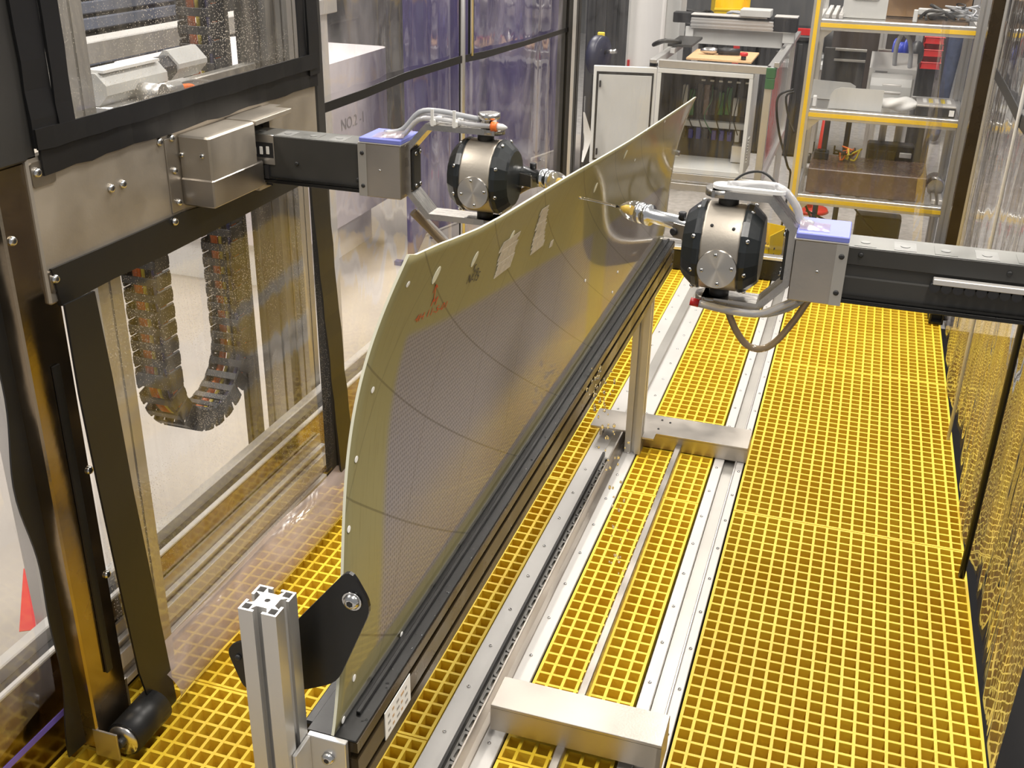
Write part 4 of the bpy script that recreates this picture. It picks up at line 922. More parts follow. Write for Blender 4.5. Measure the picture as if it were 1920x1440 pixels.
# ================================================================== BEHIND THE ENCLOSURE
# ---- electrical cabinet with open door on an aluminium frame
CY = 6.0
tl_ = ony(1234, 128, CY); tr = ony(1413, 141, CY); br = ony(1402, 312, CY)
xl, xr, zt, zb = tl_.x, tr.x, .862, .335
cabf = thing('cabinet_frame', 'aluminium profile frame with clear side panels carrying the grey cabinet', 'frame', ((xl+xr)/2, 6.7, FZ))
fw = .022; yB = 7.5; xR = xr+.085
def bar(nm, p, q, h=.02, mt='alu'):
    p = Vector(p); q = Vector(q); b = MB(); lo = [min(p[i], q[i])-(0 if abs(p[i]-q[i]) > .05 else h) for i in range(3)]; hi = [max(p[i], q[i])+(0 if abs(p[i]-q[i]) > .05 else h) for i in range(3)]
    b.box(lo[0], hi[0], lo[1], hi[1], lo[2], hi[2], .002); return b.build(nm, mt, cabf)
for x, y in ((xl-.03, CY+.02), (xR, CY+.02), (xl-.03, yB), (xR, yB)): bar('upright', (x, y, FZ), (x, y, zt+.02))
for z in (.268, .21, zt+.018): bar('rail', (xl, CY+.02, z), (xR, CY+.02, z))
for x in (xl-.03, xR):
    for z in (.268, zt+.018): bar('rail', (x, CY, z), (x, yB, z))
bar('rail', (xl, yB, zt+.01), (xR, yB, zt+.01)); bar('rail', (xR+.03, CY, zt+.05), (xR+.03, yB, zt+.05), .014); bar('rail', (xl+.02, CY+.3, zt+.05), (xl+.02, yB, zt+.05), .014)
bar('rail', (xl, CY+.02, FZ+.08), (xR, CY+.02, FZ+.08))
b = MB(); b.box(xR-.004, xR+.004, CY+.05, yB-.03, .30, zt-.02); b.build('clear_panel', 'vinyl_back', cabf)
b = MB(); b.box(xR-.02, xR+.03, CY-.012, CY+.0, zt-.075, zt-.02, .003); b.box(xR-.02, xR+.03, CY-.012, CY+.04, zt-.02, zt+.035, .003); b.build('corner_block', 'green', cabf)
cab = thing('electrical_cabinet', 'grey electrical cabinet with wide open door and circuit boards inside', 'cabinet', ((xl+xr)/2, CY+.15, .295))
sh = MB(); D = .34; y1 = CY+D
sh.box(xl, xr, CY, y1, .29, .32, .002); sh.box(xl, xr, CY, y1, zt-.03, zt-.005, .002); sh.box(xl, xl+.02, CY, y1, .32, zt-.03); sh.box(xr-.02, xr, CY, y1, .32, zt-.03)
sh.box(xl, xr, y1-.01, y1, .32, zt-.03); cb_ = sh.build('body', 'cabinet_white', cab)
b = MB(); b.box(xl+.02, xr-.02, y1-.014, y1-.01, .32, zt-.03); b.build('back_plate', 'cabinet_dark', cb_)
b = MB(); b.box(xl+.021, xl+.024, CY+.01, y1-.02, .32, zt-.03); b.build('inner_liner', 'cabinet_dark', cb_)
b = MB(); b.box(xl+.08, xr-.03, y1-.06, y1-.014, .50, .535, .003); b.build('cable_duct', 'panel_grey', cb_)
rnd = random.Random(5)
for k in range(9):
    x = xl+.10+.042*k; b = MB(); b.box(x, x+.03, y1-.05, y1-.014, .56+rnd.uniform(0, .02), .70+rnd.uniform(-.03, .05), .002); b.build('circuit_module', ['cabinet_dark', 'green', 'dark_grey', 'granite', 'panel_grey'][rnd.randrange(5)], cb_)
for k in range(8):
    x = xl+.11+.045*k; b = MB(); b.box(x, x+.026, y1-.06, y1-.014, .43, .48+rnd.uniform(0, .015), .002); b.build('terminal', ['black_plastic', 'cable_blue', 'cable_black', 'panel_grey'][rnd.randrange(4)], cb_)
for k in range(6): x = xl+.2+.05*k; b = MB(); b.box(x, x+.022, y1-.03, y1-.013, .755, .764); b.build('label_tag', 'white_paper', cb_)
for k in range(7):
    x = xl+.12+.05*k; b = MB(); b.tube([(x, y1-.05, .74), (x+rnd.uniform(-.02, .02), y1-.08, .66), (x+rnd.uniform(-.03, .03), y1-.07, .56), (x+.02, y1-.06, .47)], .003, 5); b.build('wire', ['cable_black', 'dark_brown', 'cable_black', 'green'][k % 4], cb_)
b = MB(); b.box(xr-.10, xr-.02, y1-.12, y1-.014, .325, .42, .003); b.build('power_supply', 'alu', cb_)
for k in range(9): b = MB(); b.box(xr, xr+.006, CY+.09, CY+.16, .36+.016*k, .368+.016*k, .001); b.build('vent_slat', 'cabinet_white', cb_)
# door hinged at the left edge, swung open towards the left
f0 = ony(1113, 137, 5.93); f1 = ony(1111, 291, 5.93); dw = Vector((f0.x, 5.93, 0))-Vector((xl, CY, 0)); L_ = dw.length; e = dw.normalized(); nn = Vector((e.y, -e.x, 0))
if nn.y > 0: nn = -nn
Mx = Matrix((e, -nn, EZ)).transposed().to_4x4(); Mx.translation = Vector((xl, CY, 0))
b = MB(); b.box(.004, L_, .0, .02, zb-.02, zt-.005, .003, mat=Mx); dr = b.build('door', 'cabinet_white', cab)
b = MB(); b.box(.02, L_-.018, -.004, .0, zb, zt-.035, mat=Mx); b.build('door_seal', 'cable_black', dr)
b = MB(); b.box(.03, L_-.03, -.007, -.004, zb+.01, zt-.05, .001, mat=Mx); b.build('door_panel', 'panel_grey', dr)
for z in (zt-.10, zb+.05): b = MB(); b.box(L_-.045, L_-.035, -.02, -.006, z-.018, z+.018, .002, mat=Mx); b.build('door_latch', 'black_plastic', dr)
# wooden board, e-stop, tool
b = MB(); b.box(xl+.13, xr-.03, CY+.12, CY+.50, zt+.032, zt+.044, .002); b.build('wood_board', 'wood', label='thin plywood board lying on the cabinet frame', cat='board')
es = thing('emergency_stop', 'red emergency stop button on the front edge of the plywood board', 'button', (xr-.08, CY+.16, zt+.044))
b = MB(); b.cyl((xr-.08, CY+.16, zt+.044), (xr-.08, CY+.16, zt+.064), .014, 14); b.build('stem', 'black_plastic', es)
b = MB(); b.lathe((xr-.08, CY+.16, zt+.064), EZ, [(0, .014), (.004, .022), (.016, .022), (.02, .016)], 18); b.build('button', 'red', es)
tp = thing('hand_tool', 'dark hand tool with silver jaw lying on the plywood board', 'tool', (xl+.26, CY+.30, zt+.044))
b = MB(); b.cyl((xl+.28, CY+.30, zt+.064), (xl+.40, CY+.32, zt+.064), .018, 12); b.build('handle', 'black_plastic', tp)
b = MB(); b.lathe((xl+.28, CY+.30, zt+.064), (-1, -.1, 0), [(0, .012), (.03, .02), (.07, .018), (.1, .008)], 12); b.build('jaw', 'steel_bright', tp)
# linear axis across the frame
la_z = zt+.16; yL = CY+.85
ax = thing('linear_axis', 'long silver linear axis with sliding block bridging the frame', 'linear axis', ((xl+xR)/2, yL, zt+.064))
b = MB(); b.box(xl+.03, xR+.03, yL-.05, yL+.05, la_z-.035, la_z+.025, .004)
for dz in (-.02, .0): b.box(xl+.03, xR+.03, yL-.054, yL-.05, la_z+dz-.004, la_z+dz+.006, .001)
b.build('profile', 'alu', ax)
b = MB(); b.box(xl+.03, xR+.03, yL-.045, yL+.045, la_z+.025, la_z+.038); b.build('belt', 'black_plastic', ax)
b = MB(); b.box(xl+.03, xR-.12, yL-.05, yL+.05, la_z+.038, la_z+.046, .002); b.build('cover', 'rail_white', ax)
b = MB(); b.box(xR-.28, xR-.1, yL-.075, yL+.06, la_z+.048, la_z+.088, .003); b.build('slider', 'panel_grey', ax)
b = MB(); b.box(xR-.08, xR+.06, yL-.055, yL+.055, la_z-.03, la_z+.05, .004); b.build('end_block', 'black_plastic', ax)
b = MB(); b.box(xR-.078, xR+.058, yL-.053, yL+.053, la_z+.05, la_z+.058, .002); b.build('end_cover', 'rail_white', ax)
b = MB(); b.box(xl+.05, xR-.02, yL+.0, yL+.02, zt+.03, la_z-.035); b.box(xR-.02, xR+.05, yL-.03, yL+.03, zt+.064, la_z-.03, .003); b.box(xl+.0, xl+.05, yL-.03, yL+.03, zt+.064, la_z-.03, .003); b.build('carriage_web', 'panel_grey', ax)
b = MB(); b.box(xl-.08, xl+.03, yL-.04, yL+.04, la_z-.01, la_z+.05, .004); b.build('motor', 'black_plastic', ax)
b = MB(); b.box(xl-.02, xl+.12, CY+.35, CY+.75, zt+.066, zt+.082, .002); b.tube([(xl+.05, CY+.38, zt+.09), (xl-.04, CY+.30, zt+.10), (xl-.10, CY+.35, zt+.07), (xl-.06, CY+.5, zt+.08)], .012, 8)
b.build('drag_chain', 'dark_grey', label='dark drag chain and tray lying on the left edge of the cabinet frame', cat='cable chain')
rs_ = thing('red_support', 'red square tube support frame behind the linear axis', 'frame', (xr-.05, 7.75, FZ))
for x in (xr-.32, xr+.18): b = MB(); b.box(x, x+.04, 7.7, 7.74, FZ, .88); b.build('leg', 'red', rs_)
b = MB(); b.box(xr-.32, xr+.22, 7.7, 7.74, .88, .92); b.build('top_rail', 'red', rs_)
# black crates with yellow bin and cable coils behind
for k, (x, lab) in enumerate(((-1.68, 'black storage chest beside the white pillar'), (-1.26, 'black storage chest holding the yellow bin'), (-.84, 'black storage chest directly left of the yellow edged shelf'))):
    t = thing('storage_chest', lab, 'chest', (x+.2, 9.2, FZ))
    b = MB(); b.box(x, x+.40, 8.9, 9.6, FZ, .70, .02); b.build('body', 'crate_black', t)
    b = MB(); b.box(x-.005, x+.405, 8.88, 9.62, .70, .74, .01); b.build('lid', 'black_plastic', t)
    for j in range(3): b = MB(); b.box(x+.06+.12*j, x+.10+.12*j, 8.885, 8.9, FZ+.05, .68, .005); b.build('rib', 'crate_black', t)
    b = MB(); b.box(x+.14, x+.26, 8.87, 8.885, .58, .62, .005); b.build('handle', 'dark_grey', t)
def bin_(name, label, c, w, d, h, mt, rz=0):
    t = thing(name, label, 'bin', c); c = Vector(c); Rm = Matrix.Translation(c) @ Matrix.Rotation(rz, 4, 'Z'); wl = .006
    b = MB(); b.box(-w, w, -d, d, 0, wl, mat=Rm); b.box(-w, w, d-wl, d, wl, h, mat=Rm); b.box(-w, -w+wl, -d, d-wl, wl, h*.9, mat=Rm); b.box(w-wl, w, -d, d-wl, wl, h*.9, mat=Rm); b.box(-w, w, -d-.0, -d+wl, wl, h*.55, mat=Rm); b.build('shell', mt, t)
    b = MB(); b.box(-w-.005, w+.005, -d-.008, -d, h*.5, h*.57, .002, mat=Rm); b.build('lip', mt, t); return t
p = ony(1365, 18, 9.2); yb = bin_('yellow_bin', 'big yellow plastic bin on the black storage chest', (p.x, 9.32, .742), .14, .14, .25, 'yellow_bin', .25)
for k, (px, py, r, mt, lab) in enumerate(((1395, 36, .15, 'hose_grey', 'coil of pale cable in front of the yellow bin'), (1300, 35, .14, 'cable_black', 'tangled coil of black cable left of the yellow bin'))):
    p = ony(px, py, 8.98); c = Vector((p.x, 9.04, .745)); pts = [c+Vector((math.cos(a*.5)*r*(1-.01*(a % 7)), math.sin(a*.5)*r*.6, .012+.0016*a+.008*math.sin(a*1.7))) for a in range(75)]
    b = MB(); b.tube(pts, .010, 6, 1); b.build('cable_coil', mt, label=lab, cat='cable')
# white pillar and black side pieces left of the cabinet
p0 = ony(1162, 100, 7.6); p1 = ony(1238, 100, 7.6)
wp = thing('white_pillar', 'white painted pillar behind the open cabinet door', 'pillar', ((p0.x+p1.x)/2, 7.7, FZ))
b = MB(); b.box(p0.x, p1.x, 7.6, 7.95, FZ, 3.2, .01); b.build('shaft', 'wall_white', wp)
b = MB(); b.box(p0.x-.03, p0.x+.06, 7.52, 7.6, FZ, 3.2, .006); b.build('edge_board', 'panel_grey', wp)
b = MB(); b.box(p0.x+.05, p0.x+.075, 7.585, 7.6, .42, .66); b.build('red_strip', 'red', wp)
b = MB(); b.box(p1.x, p1.x+.1, 7.7, 7.95, FZ, 3.2, .006); b.build('grey_return', 'panel_grey', wp)
p0 = ony(1098, 60, 6.9); p1 = ony(1163, 60, 6.9)
b = MB(); b.box(p0.x, p1.x-.01, 6.9, 7.1, FZ, 3.0, .01)
for k in range(4): b.box(p0.x+.04+k*.07, p0.x+.06+k*.07, 6.89, 6.9, FZ, 3.0)
b.build('ribbed_cladding', 'crate_black', label='tall black ribbed panel between the corner post and white pillar', cat='cladding')
p = ony(1118, 105, 6.1); hr = thing('hose_reel', 'dark blue hose reel on a post behind the corner post', 'reel', (p.x, 6.15, FZ))
b = MB(); b.lathe((p.x-.03, 6.15, p.z), (1, -.25, 0), [(0, .05), (.006, .105), (.02, .11), (.05, .11), (.064, .105), (.07, .05)], 24); b.build('drum', 'reel_blue', hr)
b = MB(); b.box(p.x-.01, p.x+.03, 6.14, 6.16, p.z+.10, p.z+.125, .004); b.build('label_strip', 'cable_yellow', hr)
b = MB(); b.cyl((p.x+.04, 6.14, p.z+.02), (p.x+.11, 6.12, p.z+.03), .012, 10); b.build('crank', 'steel_bright', hr)
b = MB(); b.box(p.x-.02, p.x+.03, 6.18, 6.22, FZ, p.z+.02, .003); b.build('stand', 'black_paint', hr)
p = ony(1100, 250, 5.8); ps = thing('paper_sheet', 'curled white paper sheet hanging on a thin black rod left of the open door', 'paper', (p.x, 5.8, FZ))
b = MB(); b.grid(lambda u, v: Vector((p.x-.02+.05*u*(1-abs(v-.5)*1.6), 5.79+.02*math.sin(4*v), p.z-.16+.28*v)), 4, 12); b.build('sheet', 'white_paper', ps)
b = MB(); b.cyl((p.x-.022, 5.81, FZ), (p.x-.022, 5.81, p.z+.2), .006, 8); b.build('rod', 'black_paint', ps)
# ---- yellow edged shelf
SY = 5.6; sxl, sxr = -.268, .475
sf = thing('profile_shelf', 'tall aluminium shelf frame with yellow slot strips on its edges', 'shelf', ((sxl+sxr)/2, SY+.25, FZ))
SD = .62
for i, x in enumerate((sxl, sxr)):
    for y in (SY, SY+SD):
        b = MB(); b.prism([slotted(.022, 1, .004, .008, .003, .01)], (x, y, FZ), EX, EY, EZ*(2.2-FZ)); up = b.build('upright', 'alu', sf)
        if y == SY and i == 0: b = MB(); b.box(x-.009, x+.009, y-.0235, y-.0195, FZ+.03, 2.18); b.build('yellow_strip', 'yellow_strip', up)
LV_ = (1.178, .752, .322)
for z in LV_:
    b = MB(); b.box(sxl+.022, sxr-.022, SY-.022, SY+.022, z-.030, z+.020, .003); rl_ = b.build('front_rail', 'alu', sf)
    b = MB(); b.box(sxl+.022, sxr-.022, SY-.025, SY-.022, z-.015, z+.004); b.build('yellow_strip', 'yellow_strip', rl_)
    b = MB(); b.box(sxl+.022, sxr-.022, SY+SD-.022, SY+SD+.022, z-.030, z+.015, .003); b.build('back_rail', 'alu', sf)
    for x in (sxl, sxr, sxl+.12): b = MB(); b.box(x-.018, x+.018, SY+.022, SY+SD-.022, z-.028, z+.014, .003); b.build('side_rail', 'alu', sf)
    b = MB(); b.box(sxl+.02, sxr-.02, SY+.022, SY+SD-.022, z+.0145, z+.0185); b.build('shelf_glass', 'vinyl_back', sf)
    b = MB(); b.prism([[(0, 0), (.06, 0), (0, -.06)]], (sxl+.022, SY-.006, z-.030), EX, EZ, EY*.012); b.build('gusset', 'alu', sf)
Z1, Z2, Z3 = [z+.0187 for z in LV_]
Z1 += .0018; Z2 += .0018
# top shelf contents
def louvre_cover(label, x0, x1, y, z, h, group=None, lean=.0):
    t = thing('louvred_cover', label, 'metal cover', ((x0+x1)/2, y, z), group)
    P = [(x0, z), (x1, z), (x1, z+h*.8), (x1-h*.16, z+h), (x0+h*.05, z+h), (x0, z+h*.95)]
    b = MB(); b.prism([P], (0, y, 0), EX, EZ, EY*.008); pl_ = b.build('plate', 'panel_grey', t)
    for k in range(3): b = MB(); zz = z+h*(.45+.17*k); b.lathe((x0+.04, y, zz), EX, [(0, .003), (.01, .009), (x1-x0-.09, .009), (x1-x0-.08, .003)], 8); b.build('louvre', 'panel_grey', pl_)
    b = MB(); b.box(x0, x1, y+.008, y+.10, z, z+.006); b.build('flange', 'panel_grey', t); return t
p0 = ony(1577, 40, 5.72); p1 = ony(1660, 40, 5.72); louvre_cover('grey louvred metal cover standing on the top shelf', p0.x, p1.x, 5.72, Z1, .20)
bxs = thing('cardboard_box', 'brown open cardboard box at the back of the top shelf', 'box', (.20, 6.05, Z1))
b = MB()
for a in ((.02, .44, 5.86, 5.865, 0, .12), (.02, .44, 6.195, 6.2, 0, .12), (.02, .025, 5.86, 6.2, 0, .12), (.435, .44, 5.86, 6.2, 0, .12), (.02, .44, 5.86, 6.2, 0, .004)): b.box(a[0], a[1], a[2], a[3], Z1+a[4], Z1+a[5])
b.build('walls', 'cardboard', bxs)
b = MB(); b.prism([[(0, 0), (.005, 0), (.005, .14), (0, .14)]], (.02, 5.86, Z1+.12), Vector((0, -.6, .8)), Vector((0, -.8, -.1)), EX*.42); b.build('flap', 'cardboard', bxs)
rnd = random.Random(9)
tc_ = thing('cable_tangle', 'tangle of dark cables and connectors on the right of the top shelf', 'cables', (.30, 5.72, Z1))
for k in range(9):
    c = Vector((.22+rnd.uniform(0, .2), 5.7+rnd.uniform(-.03, .05), Z1+.012)); pts = [c+Vector((rnd.uniform(-.09, .09), rnd.uniform(-.04, .05), rnd.uniform(0, .07))) for _ in range(7)]
    b = MB(); b.tube(pts, rnd.choice((.004, .006, .008)), 6, 4); b.build('cable', rnd.choice(('cable_black', 'cable_black', 'hose_grey', 'dark_grey')), tc_)
b = MB(); b.box(.17, .19, 5.66, 5.69, Z1, Z1+.055, .002); b.box(.19, .40, 5.70, 5.74, Z1+.03, Z1+.06, .004); b.build('connector', 'panel_grey', tc_)
for k in range(3):
    b = MB(); b.box(sxl+.035+.032*k, sxl+.055+.032*k, 5.63, 6.1, Z1, Z1+.02, .002); b.build('profile_offcut', 'rail_white', label='short white profile bar lying at the left of the top shelf', cat='bar', group='white profile bars on the top shelf')
# middle shelf contents
p0 = ony(1550, 220, 5.64); p1 = ony(1650, 220, 5.64)
t = thing('rounded_plate', 'grey metal plate with rounded corner standing on the middle shelf', 'plate', ((p0.x+p1.x)/2, 5.64, Z2)); h = .105
P = [(p0.x, Z2), (p1.x, Z2), (p1.x, Z2+h), (p0.x+.05, Z2+h), (p0.x+.02, Z2+h-.012), (p0.x+.004, Z2+h-.04)]
b = MB(); b.prism([P], (0, 5.64, 0), EX, EZ, EY*.006); b.build('plate', 'panel_grey', t); b = MB(); b.box(p0.x, p1.x, 5.646, 5.72, Z2, Z2+.005); b.build('foot', 'panel_grey', t)
p0 = ony(1520, 190, 5.9); p1 = ony(1602, 180, 5.9); b = MB(); b.prism([[(p0.x, Z2), (p1.x, Z2), (p1.x, Z2+.075), (p1.x-.03, Z2+.09), (p0.x, Z2+.095)]], (0, 5.9, 0), EX, EZ, EY*.006); b.box(p0.x, p1.x, 5.906, 5.98, Z2, Z2+.004); b.build('rounded_plate', 'panel_grey', label='second grey metal plate further back on the middle shelf', cat='plate')
p0 = ony(1625, 200, 5.82); p1 = ony(1702, 200, 5.82)
cv = thing('louvred_cover', 'bent grey louvred cover with round hood on the middle shelf', 'metal cover', ((p0.x+p1.x)/2, 5.85, Z2))
b = MB(); P = [(0, 0), (.16, 0), (.16, .13)]+[(.10-.10*math.sin(a*.26), .06+.085*math.cos(a*.26)) for a in range(7)]; P = [(0, 0), (.14, 0), (.14, .145), (.08, .15), (.03, .135), (.008, .10)]
b.prism([P], (p0.x, 5.80, Z2), EY, EZ, EX*(p1.x-p0.x)); hd_ = b.build('hood', 'panel_grey', cv)
for k in range(3): b = MB(); zz = Z2+.035+.034*k; b.lathe((p0.x+.05, 5.806+.006*k, zz), EX, [(0, .004), (.012, .010), (p1.x-p0.x-.10, .010), (p1.x-p0.x-.09, .004)], 8); b.build('louvre', 'rail_white', hd_)
p0 = ony(1627, 150, 5.98); p1 = ony(1715, 150, 5.98)
wi = thing('white_instrument', 'white sheet metal instrument box behind the louvred cover', 'instrument', ((p0.x+p1.x)/2, 6.05, Z2))
b = MB(); b.prism([[(0, 0), (.17, 0), (.17, .225), (0, .165)]], (p0.x, 5.96, Z2), EY, EZ, EX*(p1.x-p0.x)); b.build('case', 'white_plastic', wi)
b = MB(); b.box(p0.x+.03, p0.x+.09, 5.957, 5.96, Z2+.145, Z2+.152); b.build('name_strip', 'ink_grey', wi)
b = MB(); b.box(p1.x-.10, p1.x-.005, 5.955, 5.96, Z2+.02, Z2+.12); b.build('side_plate', 'panel_grey', wi)
p = ony(1685, 145, 5.99); b = MB(); b.tube([(p.x-.03, 6.0, Z2+.172), (p.x-.035, 6.0, Z2+.27), (p.x-.015, 6.0, Z2+.335), (p.x+.02, 5.99, Z2+.31), (p.x+.04, 5.99, Z2+.24), (p.x+.045, 5.985, Z2+.165)], .011, 10); b.build('grey_hose', 'hose_grey', wi)
p = ony(1682, 208, 5.61); wr = thing('wrapped_bundle', 'white plastic wrapped bundle on the front edge of the middle shelf', 'bundle', (p.x, 5.66, Z2))
b = MB()
def bf(u, v):
    a = 2*math.pi*v; r = (.034+.006*math.sin(7*u+2*a)+.004*math.sin(13*u+a*3))*(math.sin(math.pi*min(max(u, .02), .98))**.35)
    return Vector((p.x-.095+.19*u, 5.69+r*math.cos(a)*1.2, Z2+.038+r*math.sin(a)*.92))
b.grid(bf, 24, 16); b.build('wrap', 'white_paper', wr)
p0 = ony(1716, 215, 5.62); 
rk = thing('rack_unit', 'black flat instrument with white label lying on the middle shelf', 'instrument', ((p0.x+sxr)/2, 5.72, Z2))
b = MB(); b.box(p0.x, sxr-.04, 5.62, 5.86, Z2, Z2+.045, .002); b.build('case', 'black_plastic', rk)
b = MB(); b.box(p0.x, sxr-.04, 5.62, 5.86, Z2+.045, Z2+.053, .001); b.build('top_plate', 'rail_white', rk)
b = MB(); b.box(sxr-.068, sxr-.045, 5.617, 5.62, Z2+.008, Z2+.036); b.build('label', 'white_paper', rk)
for k in range(5): b = MB(); x = p0.x+.03+.028*k; b.box(x, x+.018, 5.70, 5.80, Z2+.053, Z2+.057); b.build('card', 'cable_yellow' if k % 2 else 'white_paper', rk)
b = MB(); b.box(sxl+.03, sxl+.048, 5.66, 5.70, Z2, Z2+.05, .002); b.build('small_box', 'white_plastic', label='small white block at the left of the middle shelf', cat='block')
p0 = ony(1530, 100, 6.3); p1 = ony(1625, 100, 6.3)
dp = thing('dark_sheet', 'large dark sheet panel leaning on the back of the shelf', 'panel', ((p0.x+p1.x)/2, 6.28, FZ))
b = MB(); b.box(max(p0.x-.02, sxl+.03), p1.x, 6.285, 6.30, .60, .985, .003); b.box(p0.x+.1, p0.x+.13, 6.28, 6.30, FZ, .60); b.box(p1.x-.05, p1.x-.02, 6.28, 6.30, FZ, .60); b.build('sheet', 'cabinet_dark', dp)
for z in (.985, .93): b = MB(); b.box(p0.x+.1, p1.x, 6.265, 6.285, z-.012, z+.0, .001); b.build('edge_rail', 'alu_dull', dp)
# bottom shelf: granite block with small parts, black equipment behind
p1 = ony(1742, 370, 5.66)
gb = thing('granite_block', 'dark reddish granite block lying on the bottom shelf', 'block', ((sxl+p1.x)/2, 5.85, Z3))
b = MB(); b.box(sxl+.055, p1.x-.025, 5.64, 6.0, Z3, Z3+.125, .004); b.build('block', 'granite', gb)
pp_ = ony(1535, 305, 5.9); b = MB(); b.box(pp_.x-.03, pp_.x+.045, 5.86, 5.93, Z3+.125, Z3+.165, .004); b.box(pp_.x-.015, pp_.x+.03, 5.87, 5.9, Z3+.165, Z3+.175, .003); b.build('black_unit', 'black_plastic', label='small black unit on the left of the granite block', cat='unit')
og = thing('wire_bundle', 'orange and dark wire bundle on the granite block', 'wires', (-.07, 5.9, Z3+.125))
rnd = random.Random(3)
for k in range(8):
    c = Vector((-.06+rnd.uniform(-.04, .07), 5.9, Z3+.130)); b = MB(); b.tube([c+Vector((rnd.uniform(-.04, .04), rnd.uniform(-.05, .05), rnd.uniform(.0, .06))) for _ in range(5)], .005, 6, 3); b.build('wire', ('orange', 'cable_black', 'cable_yellow')[k % 3], og)
eq = thing('black_equipment', 'black test equipment with connectors standing behind the granite block', 'equipment', (.16, 6.12, Z3))
b = MB(); b.box(.06, .30, 6.02, 6.12, Z3, Z3+.20, .008); b.build('case', 'black_plastic', eq)
for k in range(3): b = MB(); b.box(.07+.05*k, .11+.05*k, 6.0, 6.02, Z3+.12, Z3+.17, .003); b.build('module', 'dark_grey', eq)
b = MB(); b.box(.23, .29, 6.0, 6.02, Z3+.14, Z3+.165, .002); b.build('label', 'white_paper', eq)
for x in (.13, .21): b = MB(); b.prism([slotted(.018, 1, .004, .007, .003, .008)], (x, 6.145, Z3), EX, EY, EZ*.40); b.build('post', 'alu_dull', eq)
p = ony(1755, 330, 5.9); b = MB(); b.cyl((p.x, 5.80, Z3+.045), (p.x, 5.98, Z3+.045), .042, 18); b.build('steel_cylinder', 'steel_bright', label='shiny steel cylinder lying at the right end of the bottom shelf', cat='cylinder')
for k in range(2): b = MB(); b.box(p.x-.02+.035*k, p.x+.0+.035*k, 5.63, 5.78, Z3, Z3+.025, .003); b.build('profile_offcut', 'rail_white', label='white profile bar lying at the right end of the bottom shelf', cat='bar', group='white profile bars on the bottom shelf')
# cables and things under the shelf
b = MB(); b.tube([(-.22, 5.75, .27), (-.12, 5.7, .12), (-.02, 5.72, .08), (-.05, 5.75, .15), (-.2, 5.8, .2)], .006, 6); b.tube([(.02, 5.8, .27), (.12, 5.8, .16), (.25, 5.8, .06), (.3, 5.82, .0)], .006, 6); b.build('dangling_cable', 'cable_black', label='black cables dangling below the bottom shelf', cat='cable')
b = MB(); b.box(.06, .3, 6.0, 6.12, FZ, .15, .01); b.build('floor_case', 'dark_grey', label='dark case standing on the floor below the shelf', cat='case')
b = MB(); b.tube([Vector((.34, 5.75, FZ+.07))+Vector((.085*math.cos(a*.4), .085*math.sin(a*.4), .003*a)) for a in range(50)], .006, 6, 1); b.build('cable_coil', 'cable_black', label='loop of dark cable lying on the floor below the shelf', cat='cable')
b = MB(); b.box(.22, .44, 5.62, 5.92, FZ, FZ+.06, .01); b.build('cardboard_tray', 'cardboard', label='flat brown cardboard tray under the cable loop', cat='tray')
yb2 = bin_('yellow_bin', 'open yellow parts bin on a stool left of the shelf post', (ony(1437, 455, 5.5).x, 5.5, .02), .055, .085, .15, 'yellow_bin', -.35)
pc = ony(1437, 455, 5.5); rnd = random.Random(2); b = MB()
for k in range(40): b.box(-.004, .004, -.004, .004, 0, .03, mat=Matrix.Translation((pc.x+rnd.uniform(-.03, .03), 5.5+rnd.uniform(-.04, .04), .045+rnd.uniform(0, .015))) @ Matrix.Rotation(rnd.uniform(0, 3), 4, 'X') @ Matrix.Rotation(rnd.uniform(0, 3), 4, 'Y'))
b.build('small_parts', 'dark_grey', label='heap of small dark metal parts in the yellow bin', cat='parts', kind='stuff')
sb = thing('steel_stool', 'low grey steel stand under the yellow parts bin', 'stand', (pc.x, 5.5, FZ))
b = MB(); b.box(pc.x-.16, pc.x+.07, 5.38, 5.57, .0, .02, .003); b.build('top', 'panel_grey', sb)
for dx in (-.14, .05):
    for y in (5.40, 5.55): b = MB(); b.box(pc.x+dx-.015, pc.x+dx+.015, y-.015, y+.015, FZ, .0); b.build('leg', 'panel_grey', sb)
# looped black cables between frame and shelf
b = MB(); b.tube([ony(1488, 168, 5.55), ony(1462, 178, 5.55), ony(1456, 205, 5.56), ony(1462, 255, 5.6), ony(1476, 310, 5.62), ony(1480, 345, 5.65), (-.33, 5.7, FZ+.01)], .006, 6); b.tube([ony(1490, 172, 5.58), ony(1474, 182, 5.58), ony(1480, 225, 5.58), ony(1490, 250, 5.56)], .006, 6); b.build('looped_cable', 'cable_black', label='black cables looping down beside the yellow edged shelf post', cat='cable')
# ---- far hall: red bins, trolley frame, blue spool, red stand, person
RB = ony(1745, 110, 8.6)
for k in range(3): bin_('red_bin', 'red plastic bin hanging on the rack board beyond the shelf', (.43, 8.6, .60+.088*k), .068, .05, .085, 'red').__setitem__('group', 'red bins beyond the shelf')
RB = Vector((.43, 8.6, .7))
rkb = thing('bin_rack', 'black wheeled rack board holding the red bins', 'rack', (RB.x-.03, 8.75, FZ))
b = MB(); b.box(RB.x-.14, RB.x+.10, 8.651, 8.69, FZ+.08, 1.1, .004); b.build('board', 'cable_black', rkb)
for dx in (-.12, .08): b = MB(); b.cyl((RB.x+dx-.015, 8.67, FZ+.04), (RB.x+dx+.015, 8.67, FZ+.04), .04, 14); b.build('wheel', 'black_rubber', rkb); b = MB(); b.box(RB.x+dx-.02, RB.x+dx+.02, 8.66, 8.68, FZ+.04, FZ+.08); b.build('fork', 'steel', rkb)
SPY = 7.6; p = ony(1697, 95, SPY); fr2 = thing('spool_trolley', 'aluminium profile trolley beyond the shelf carrying a blue spool', 'trolley', (p.x, SPY, FZ))
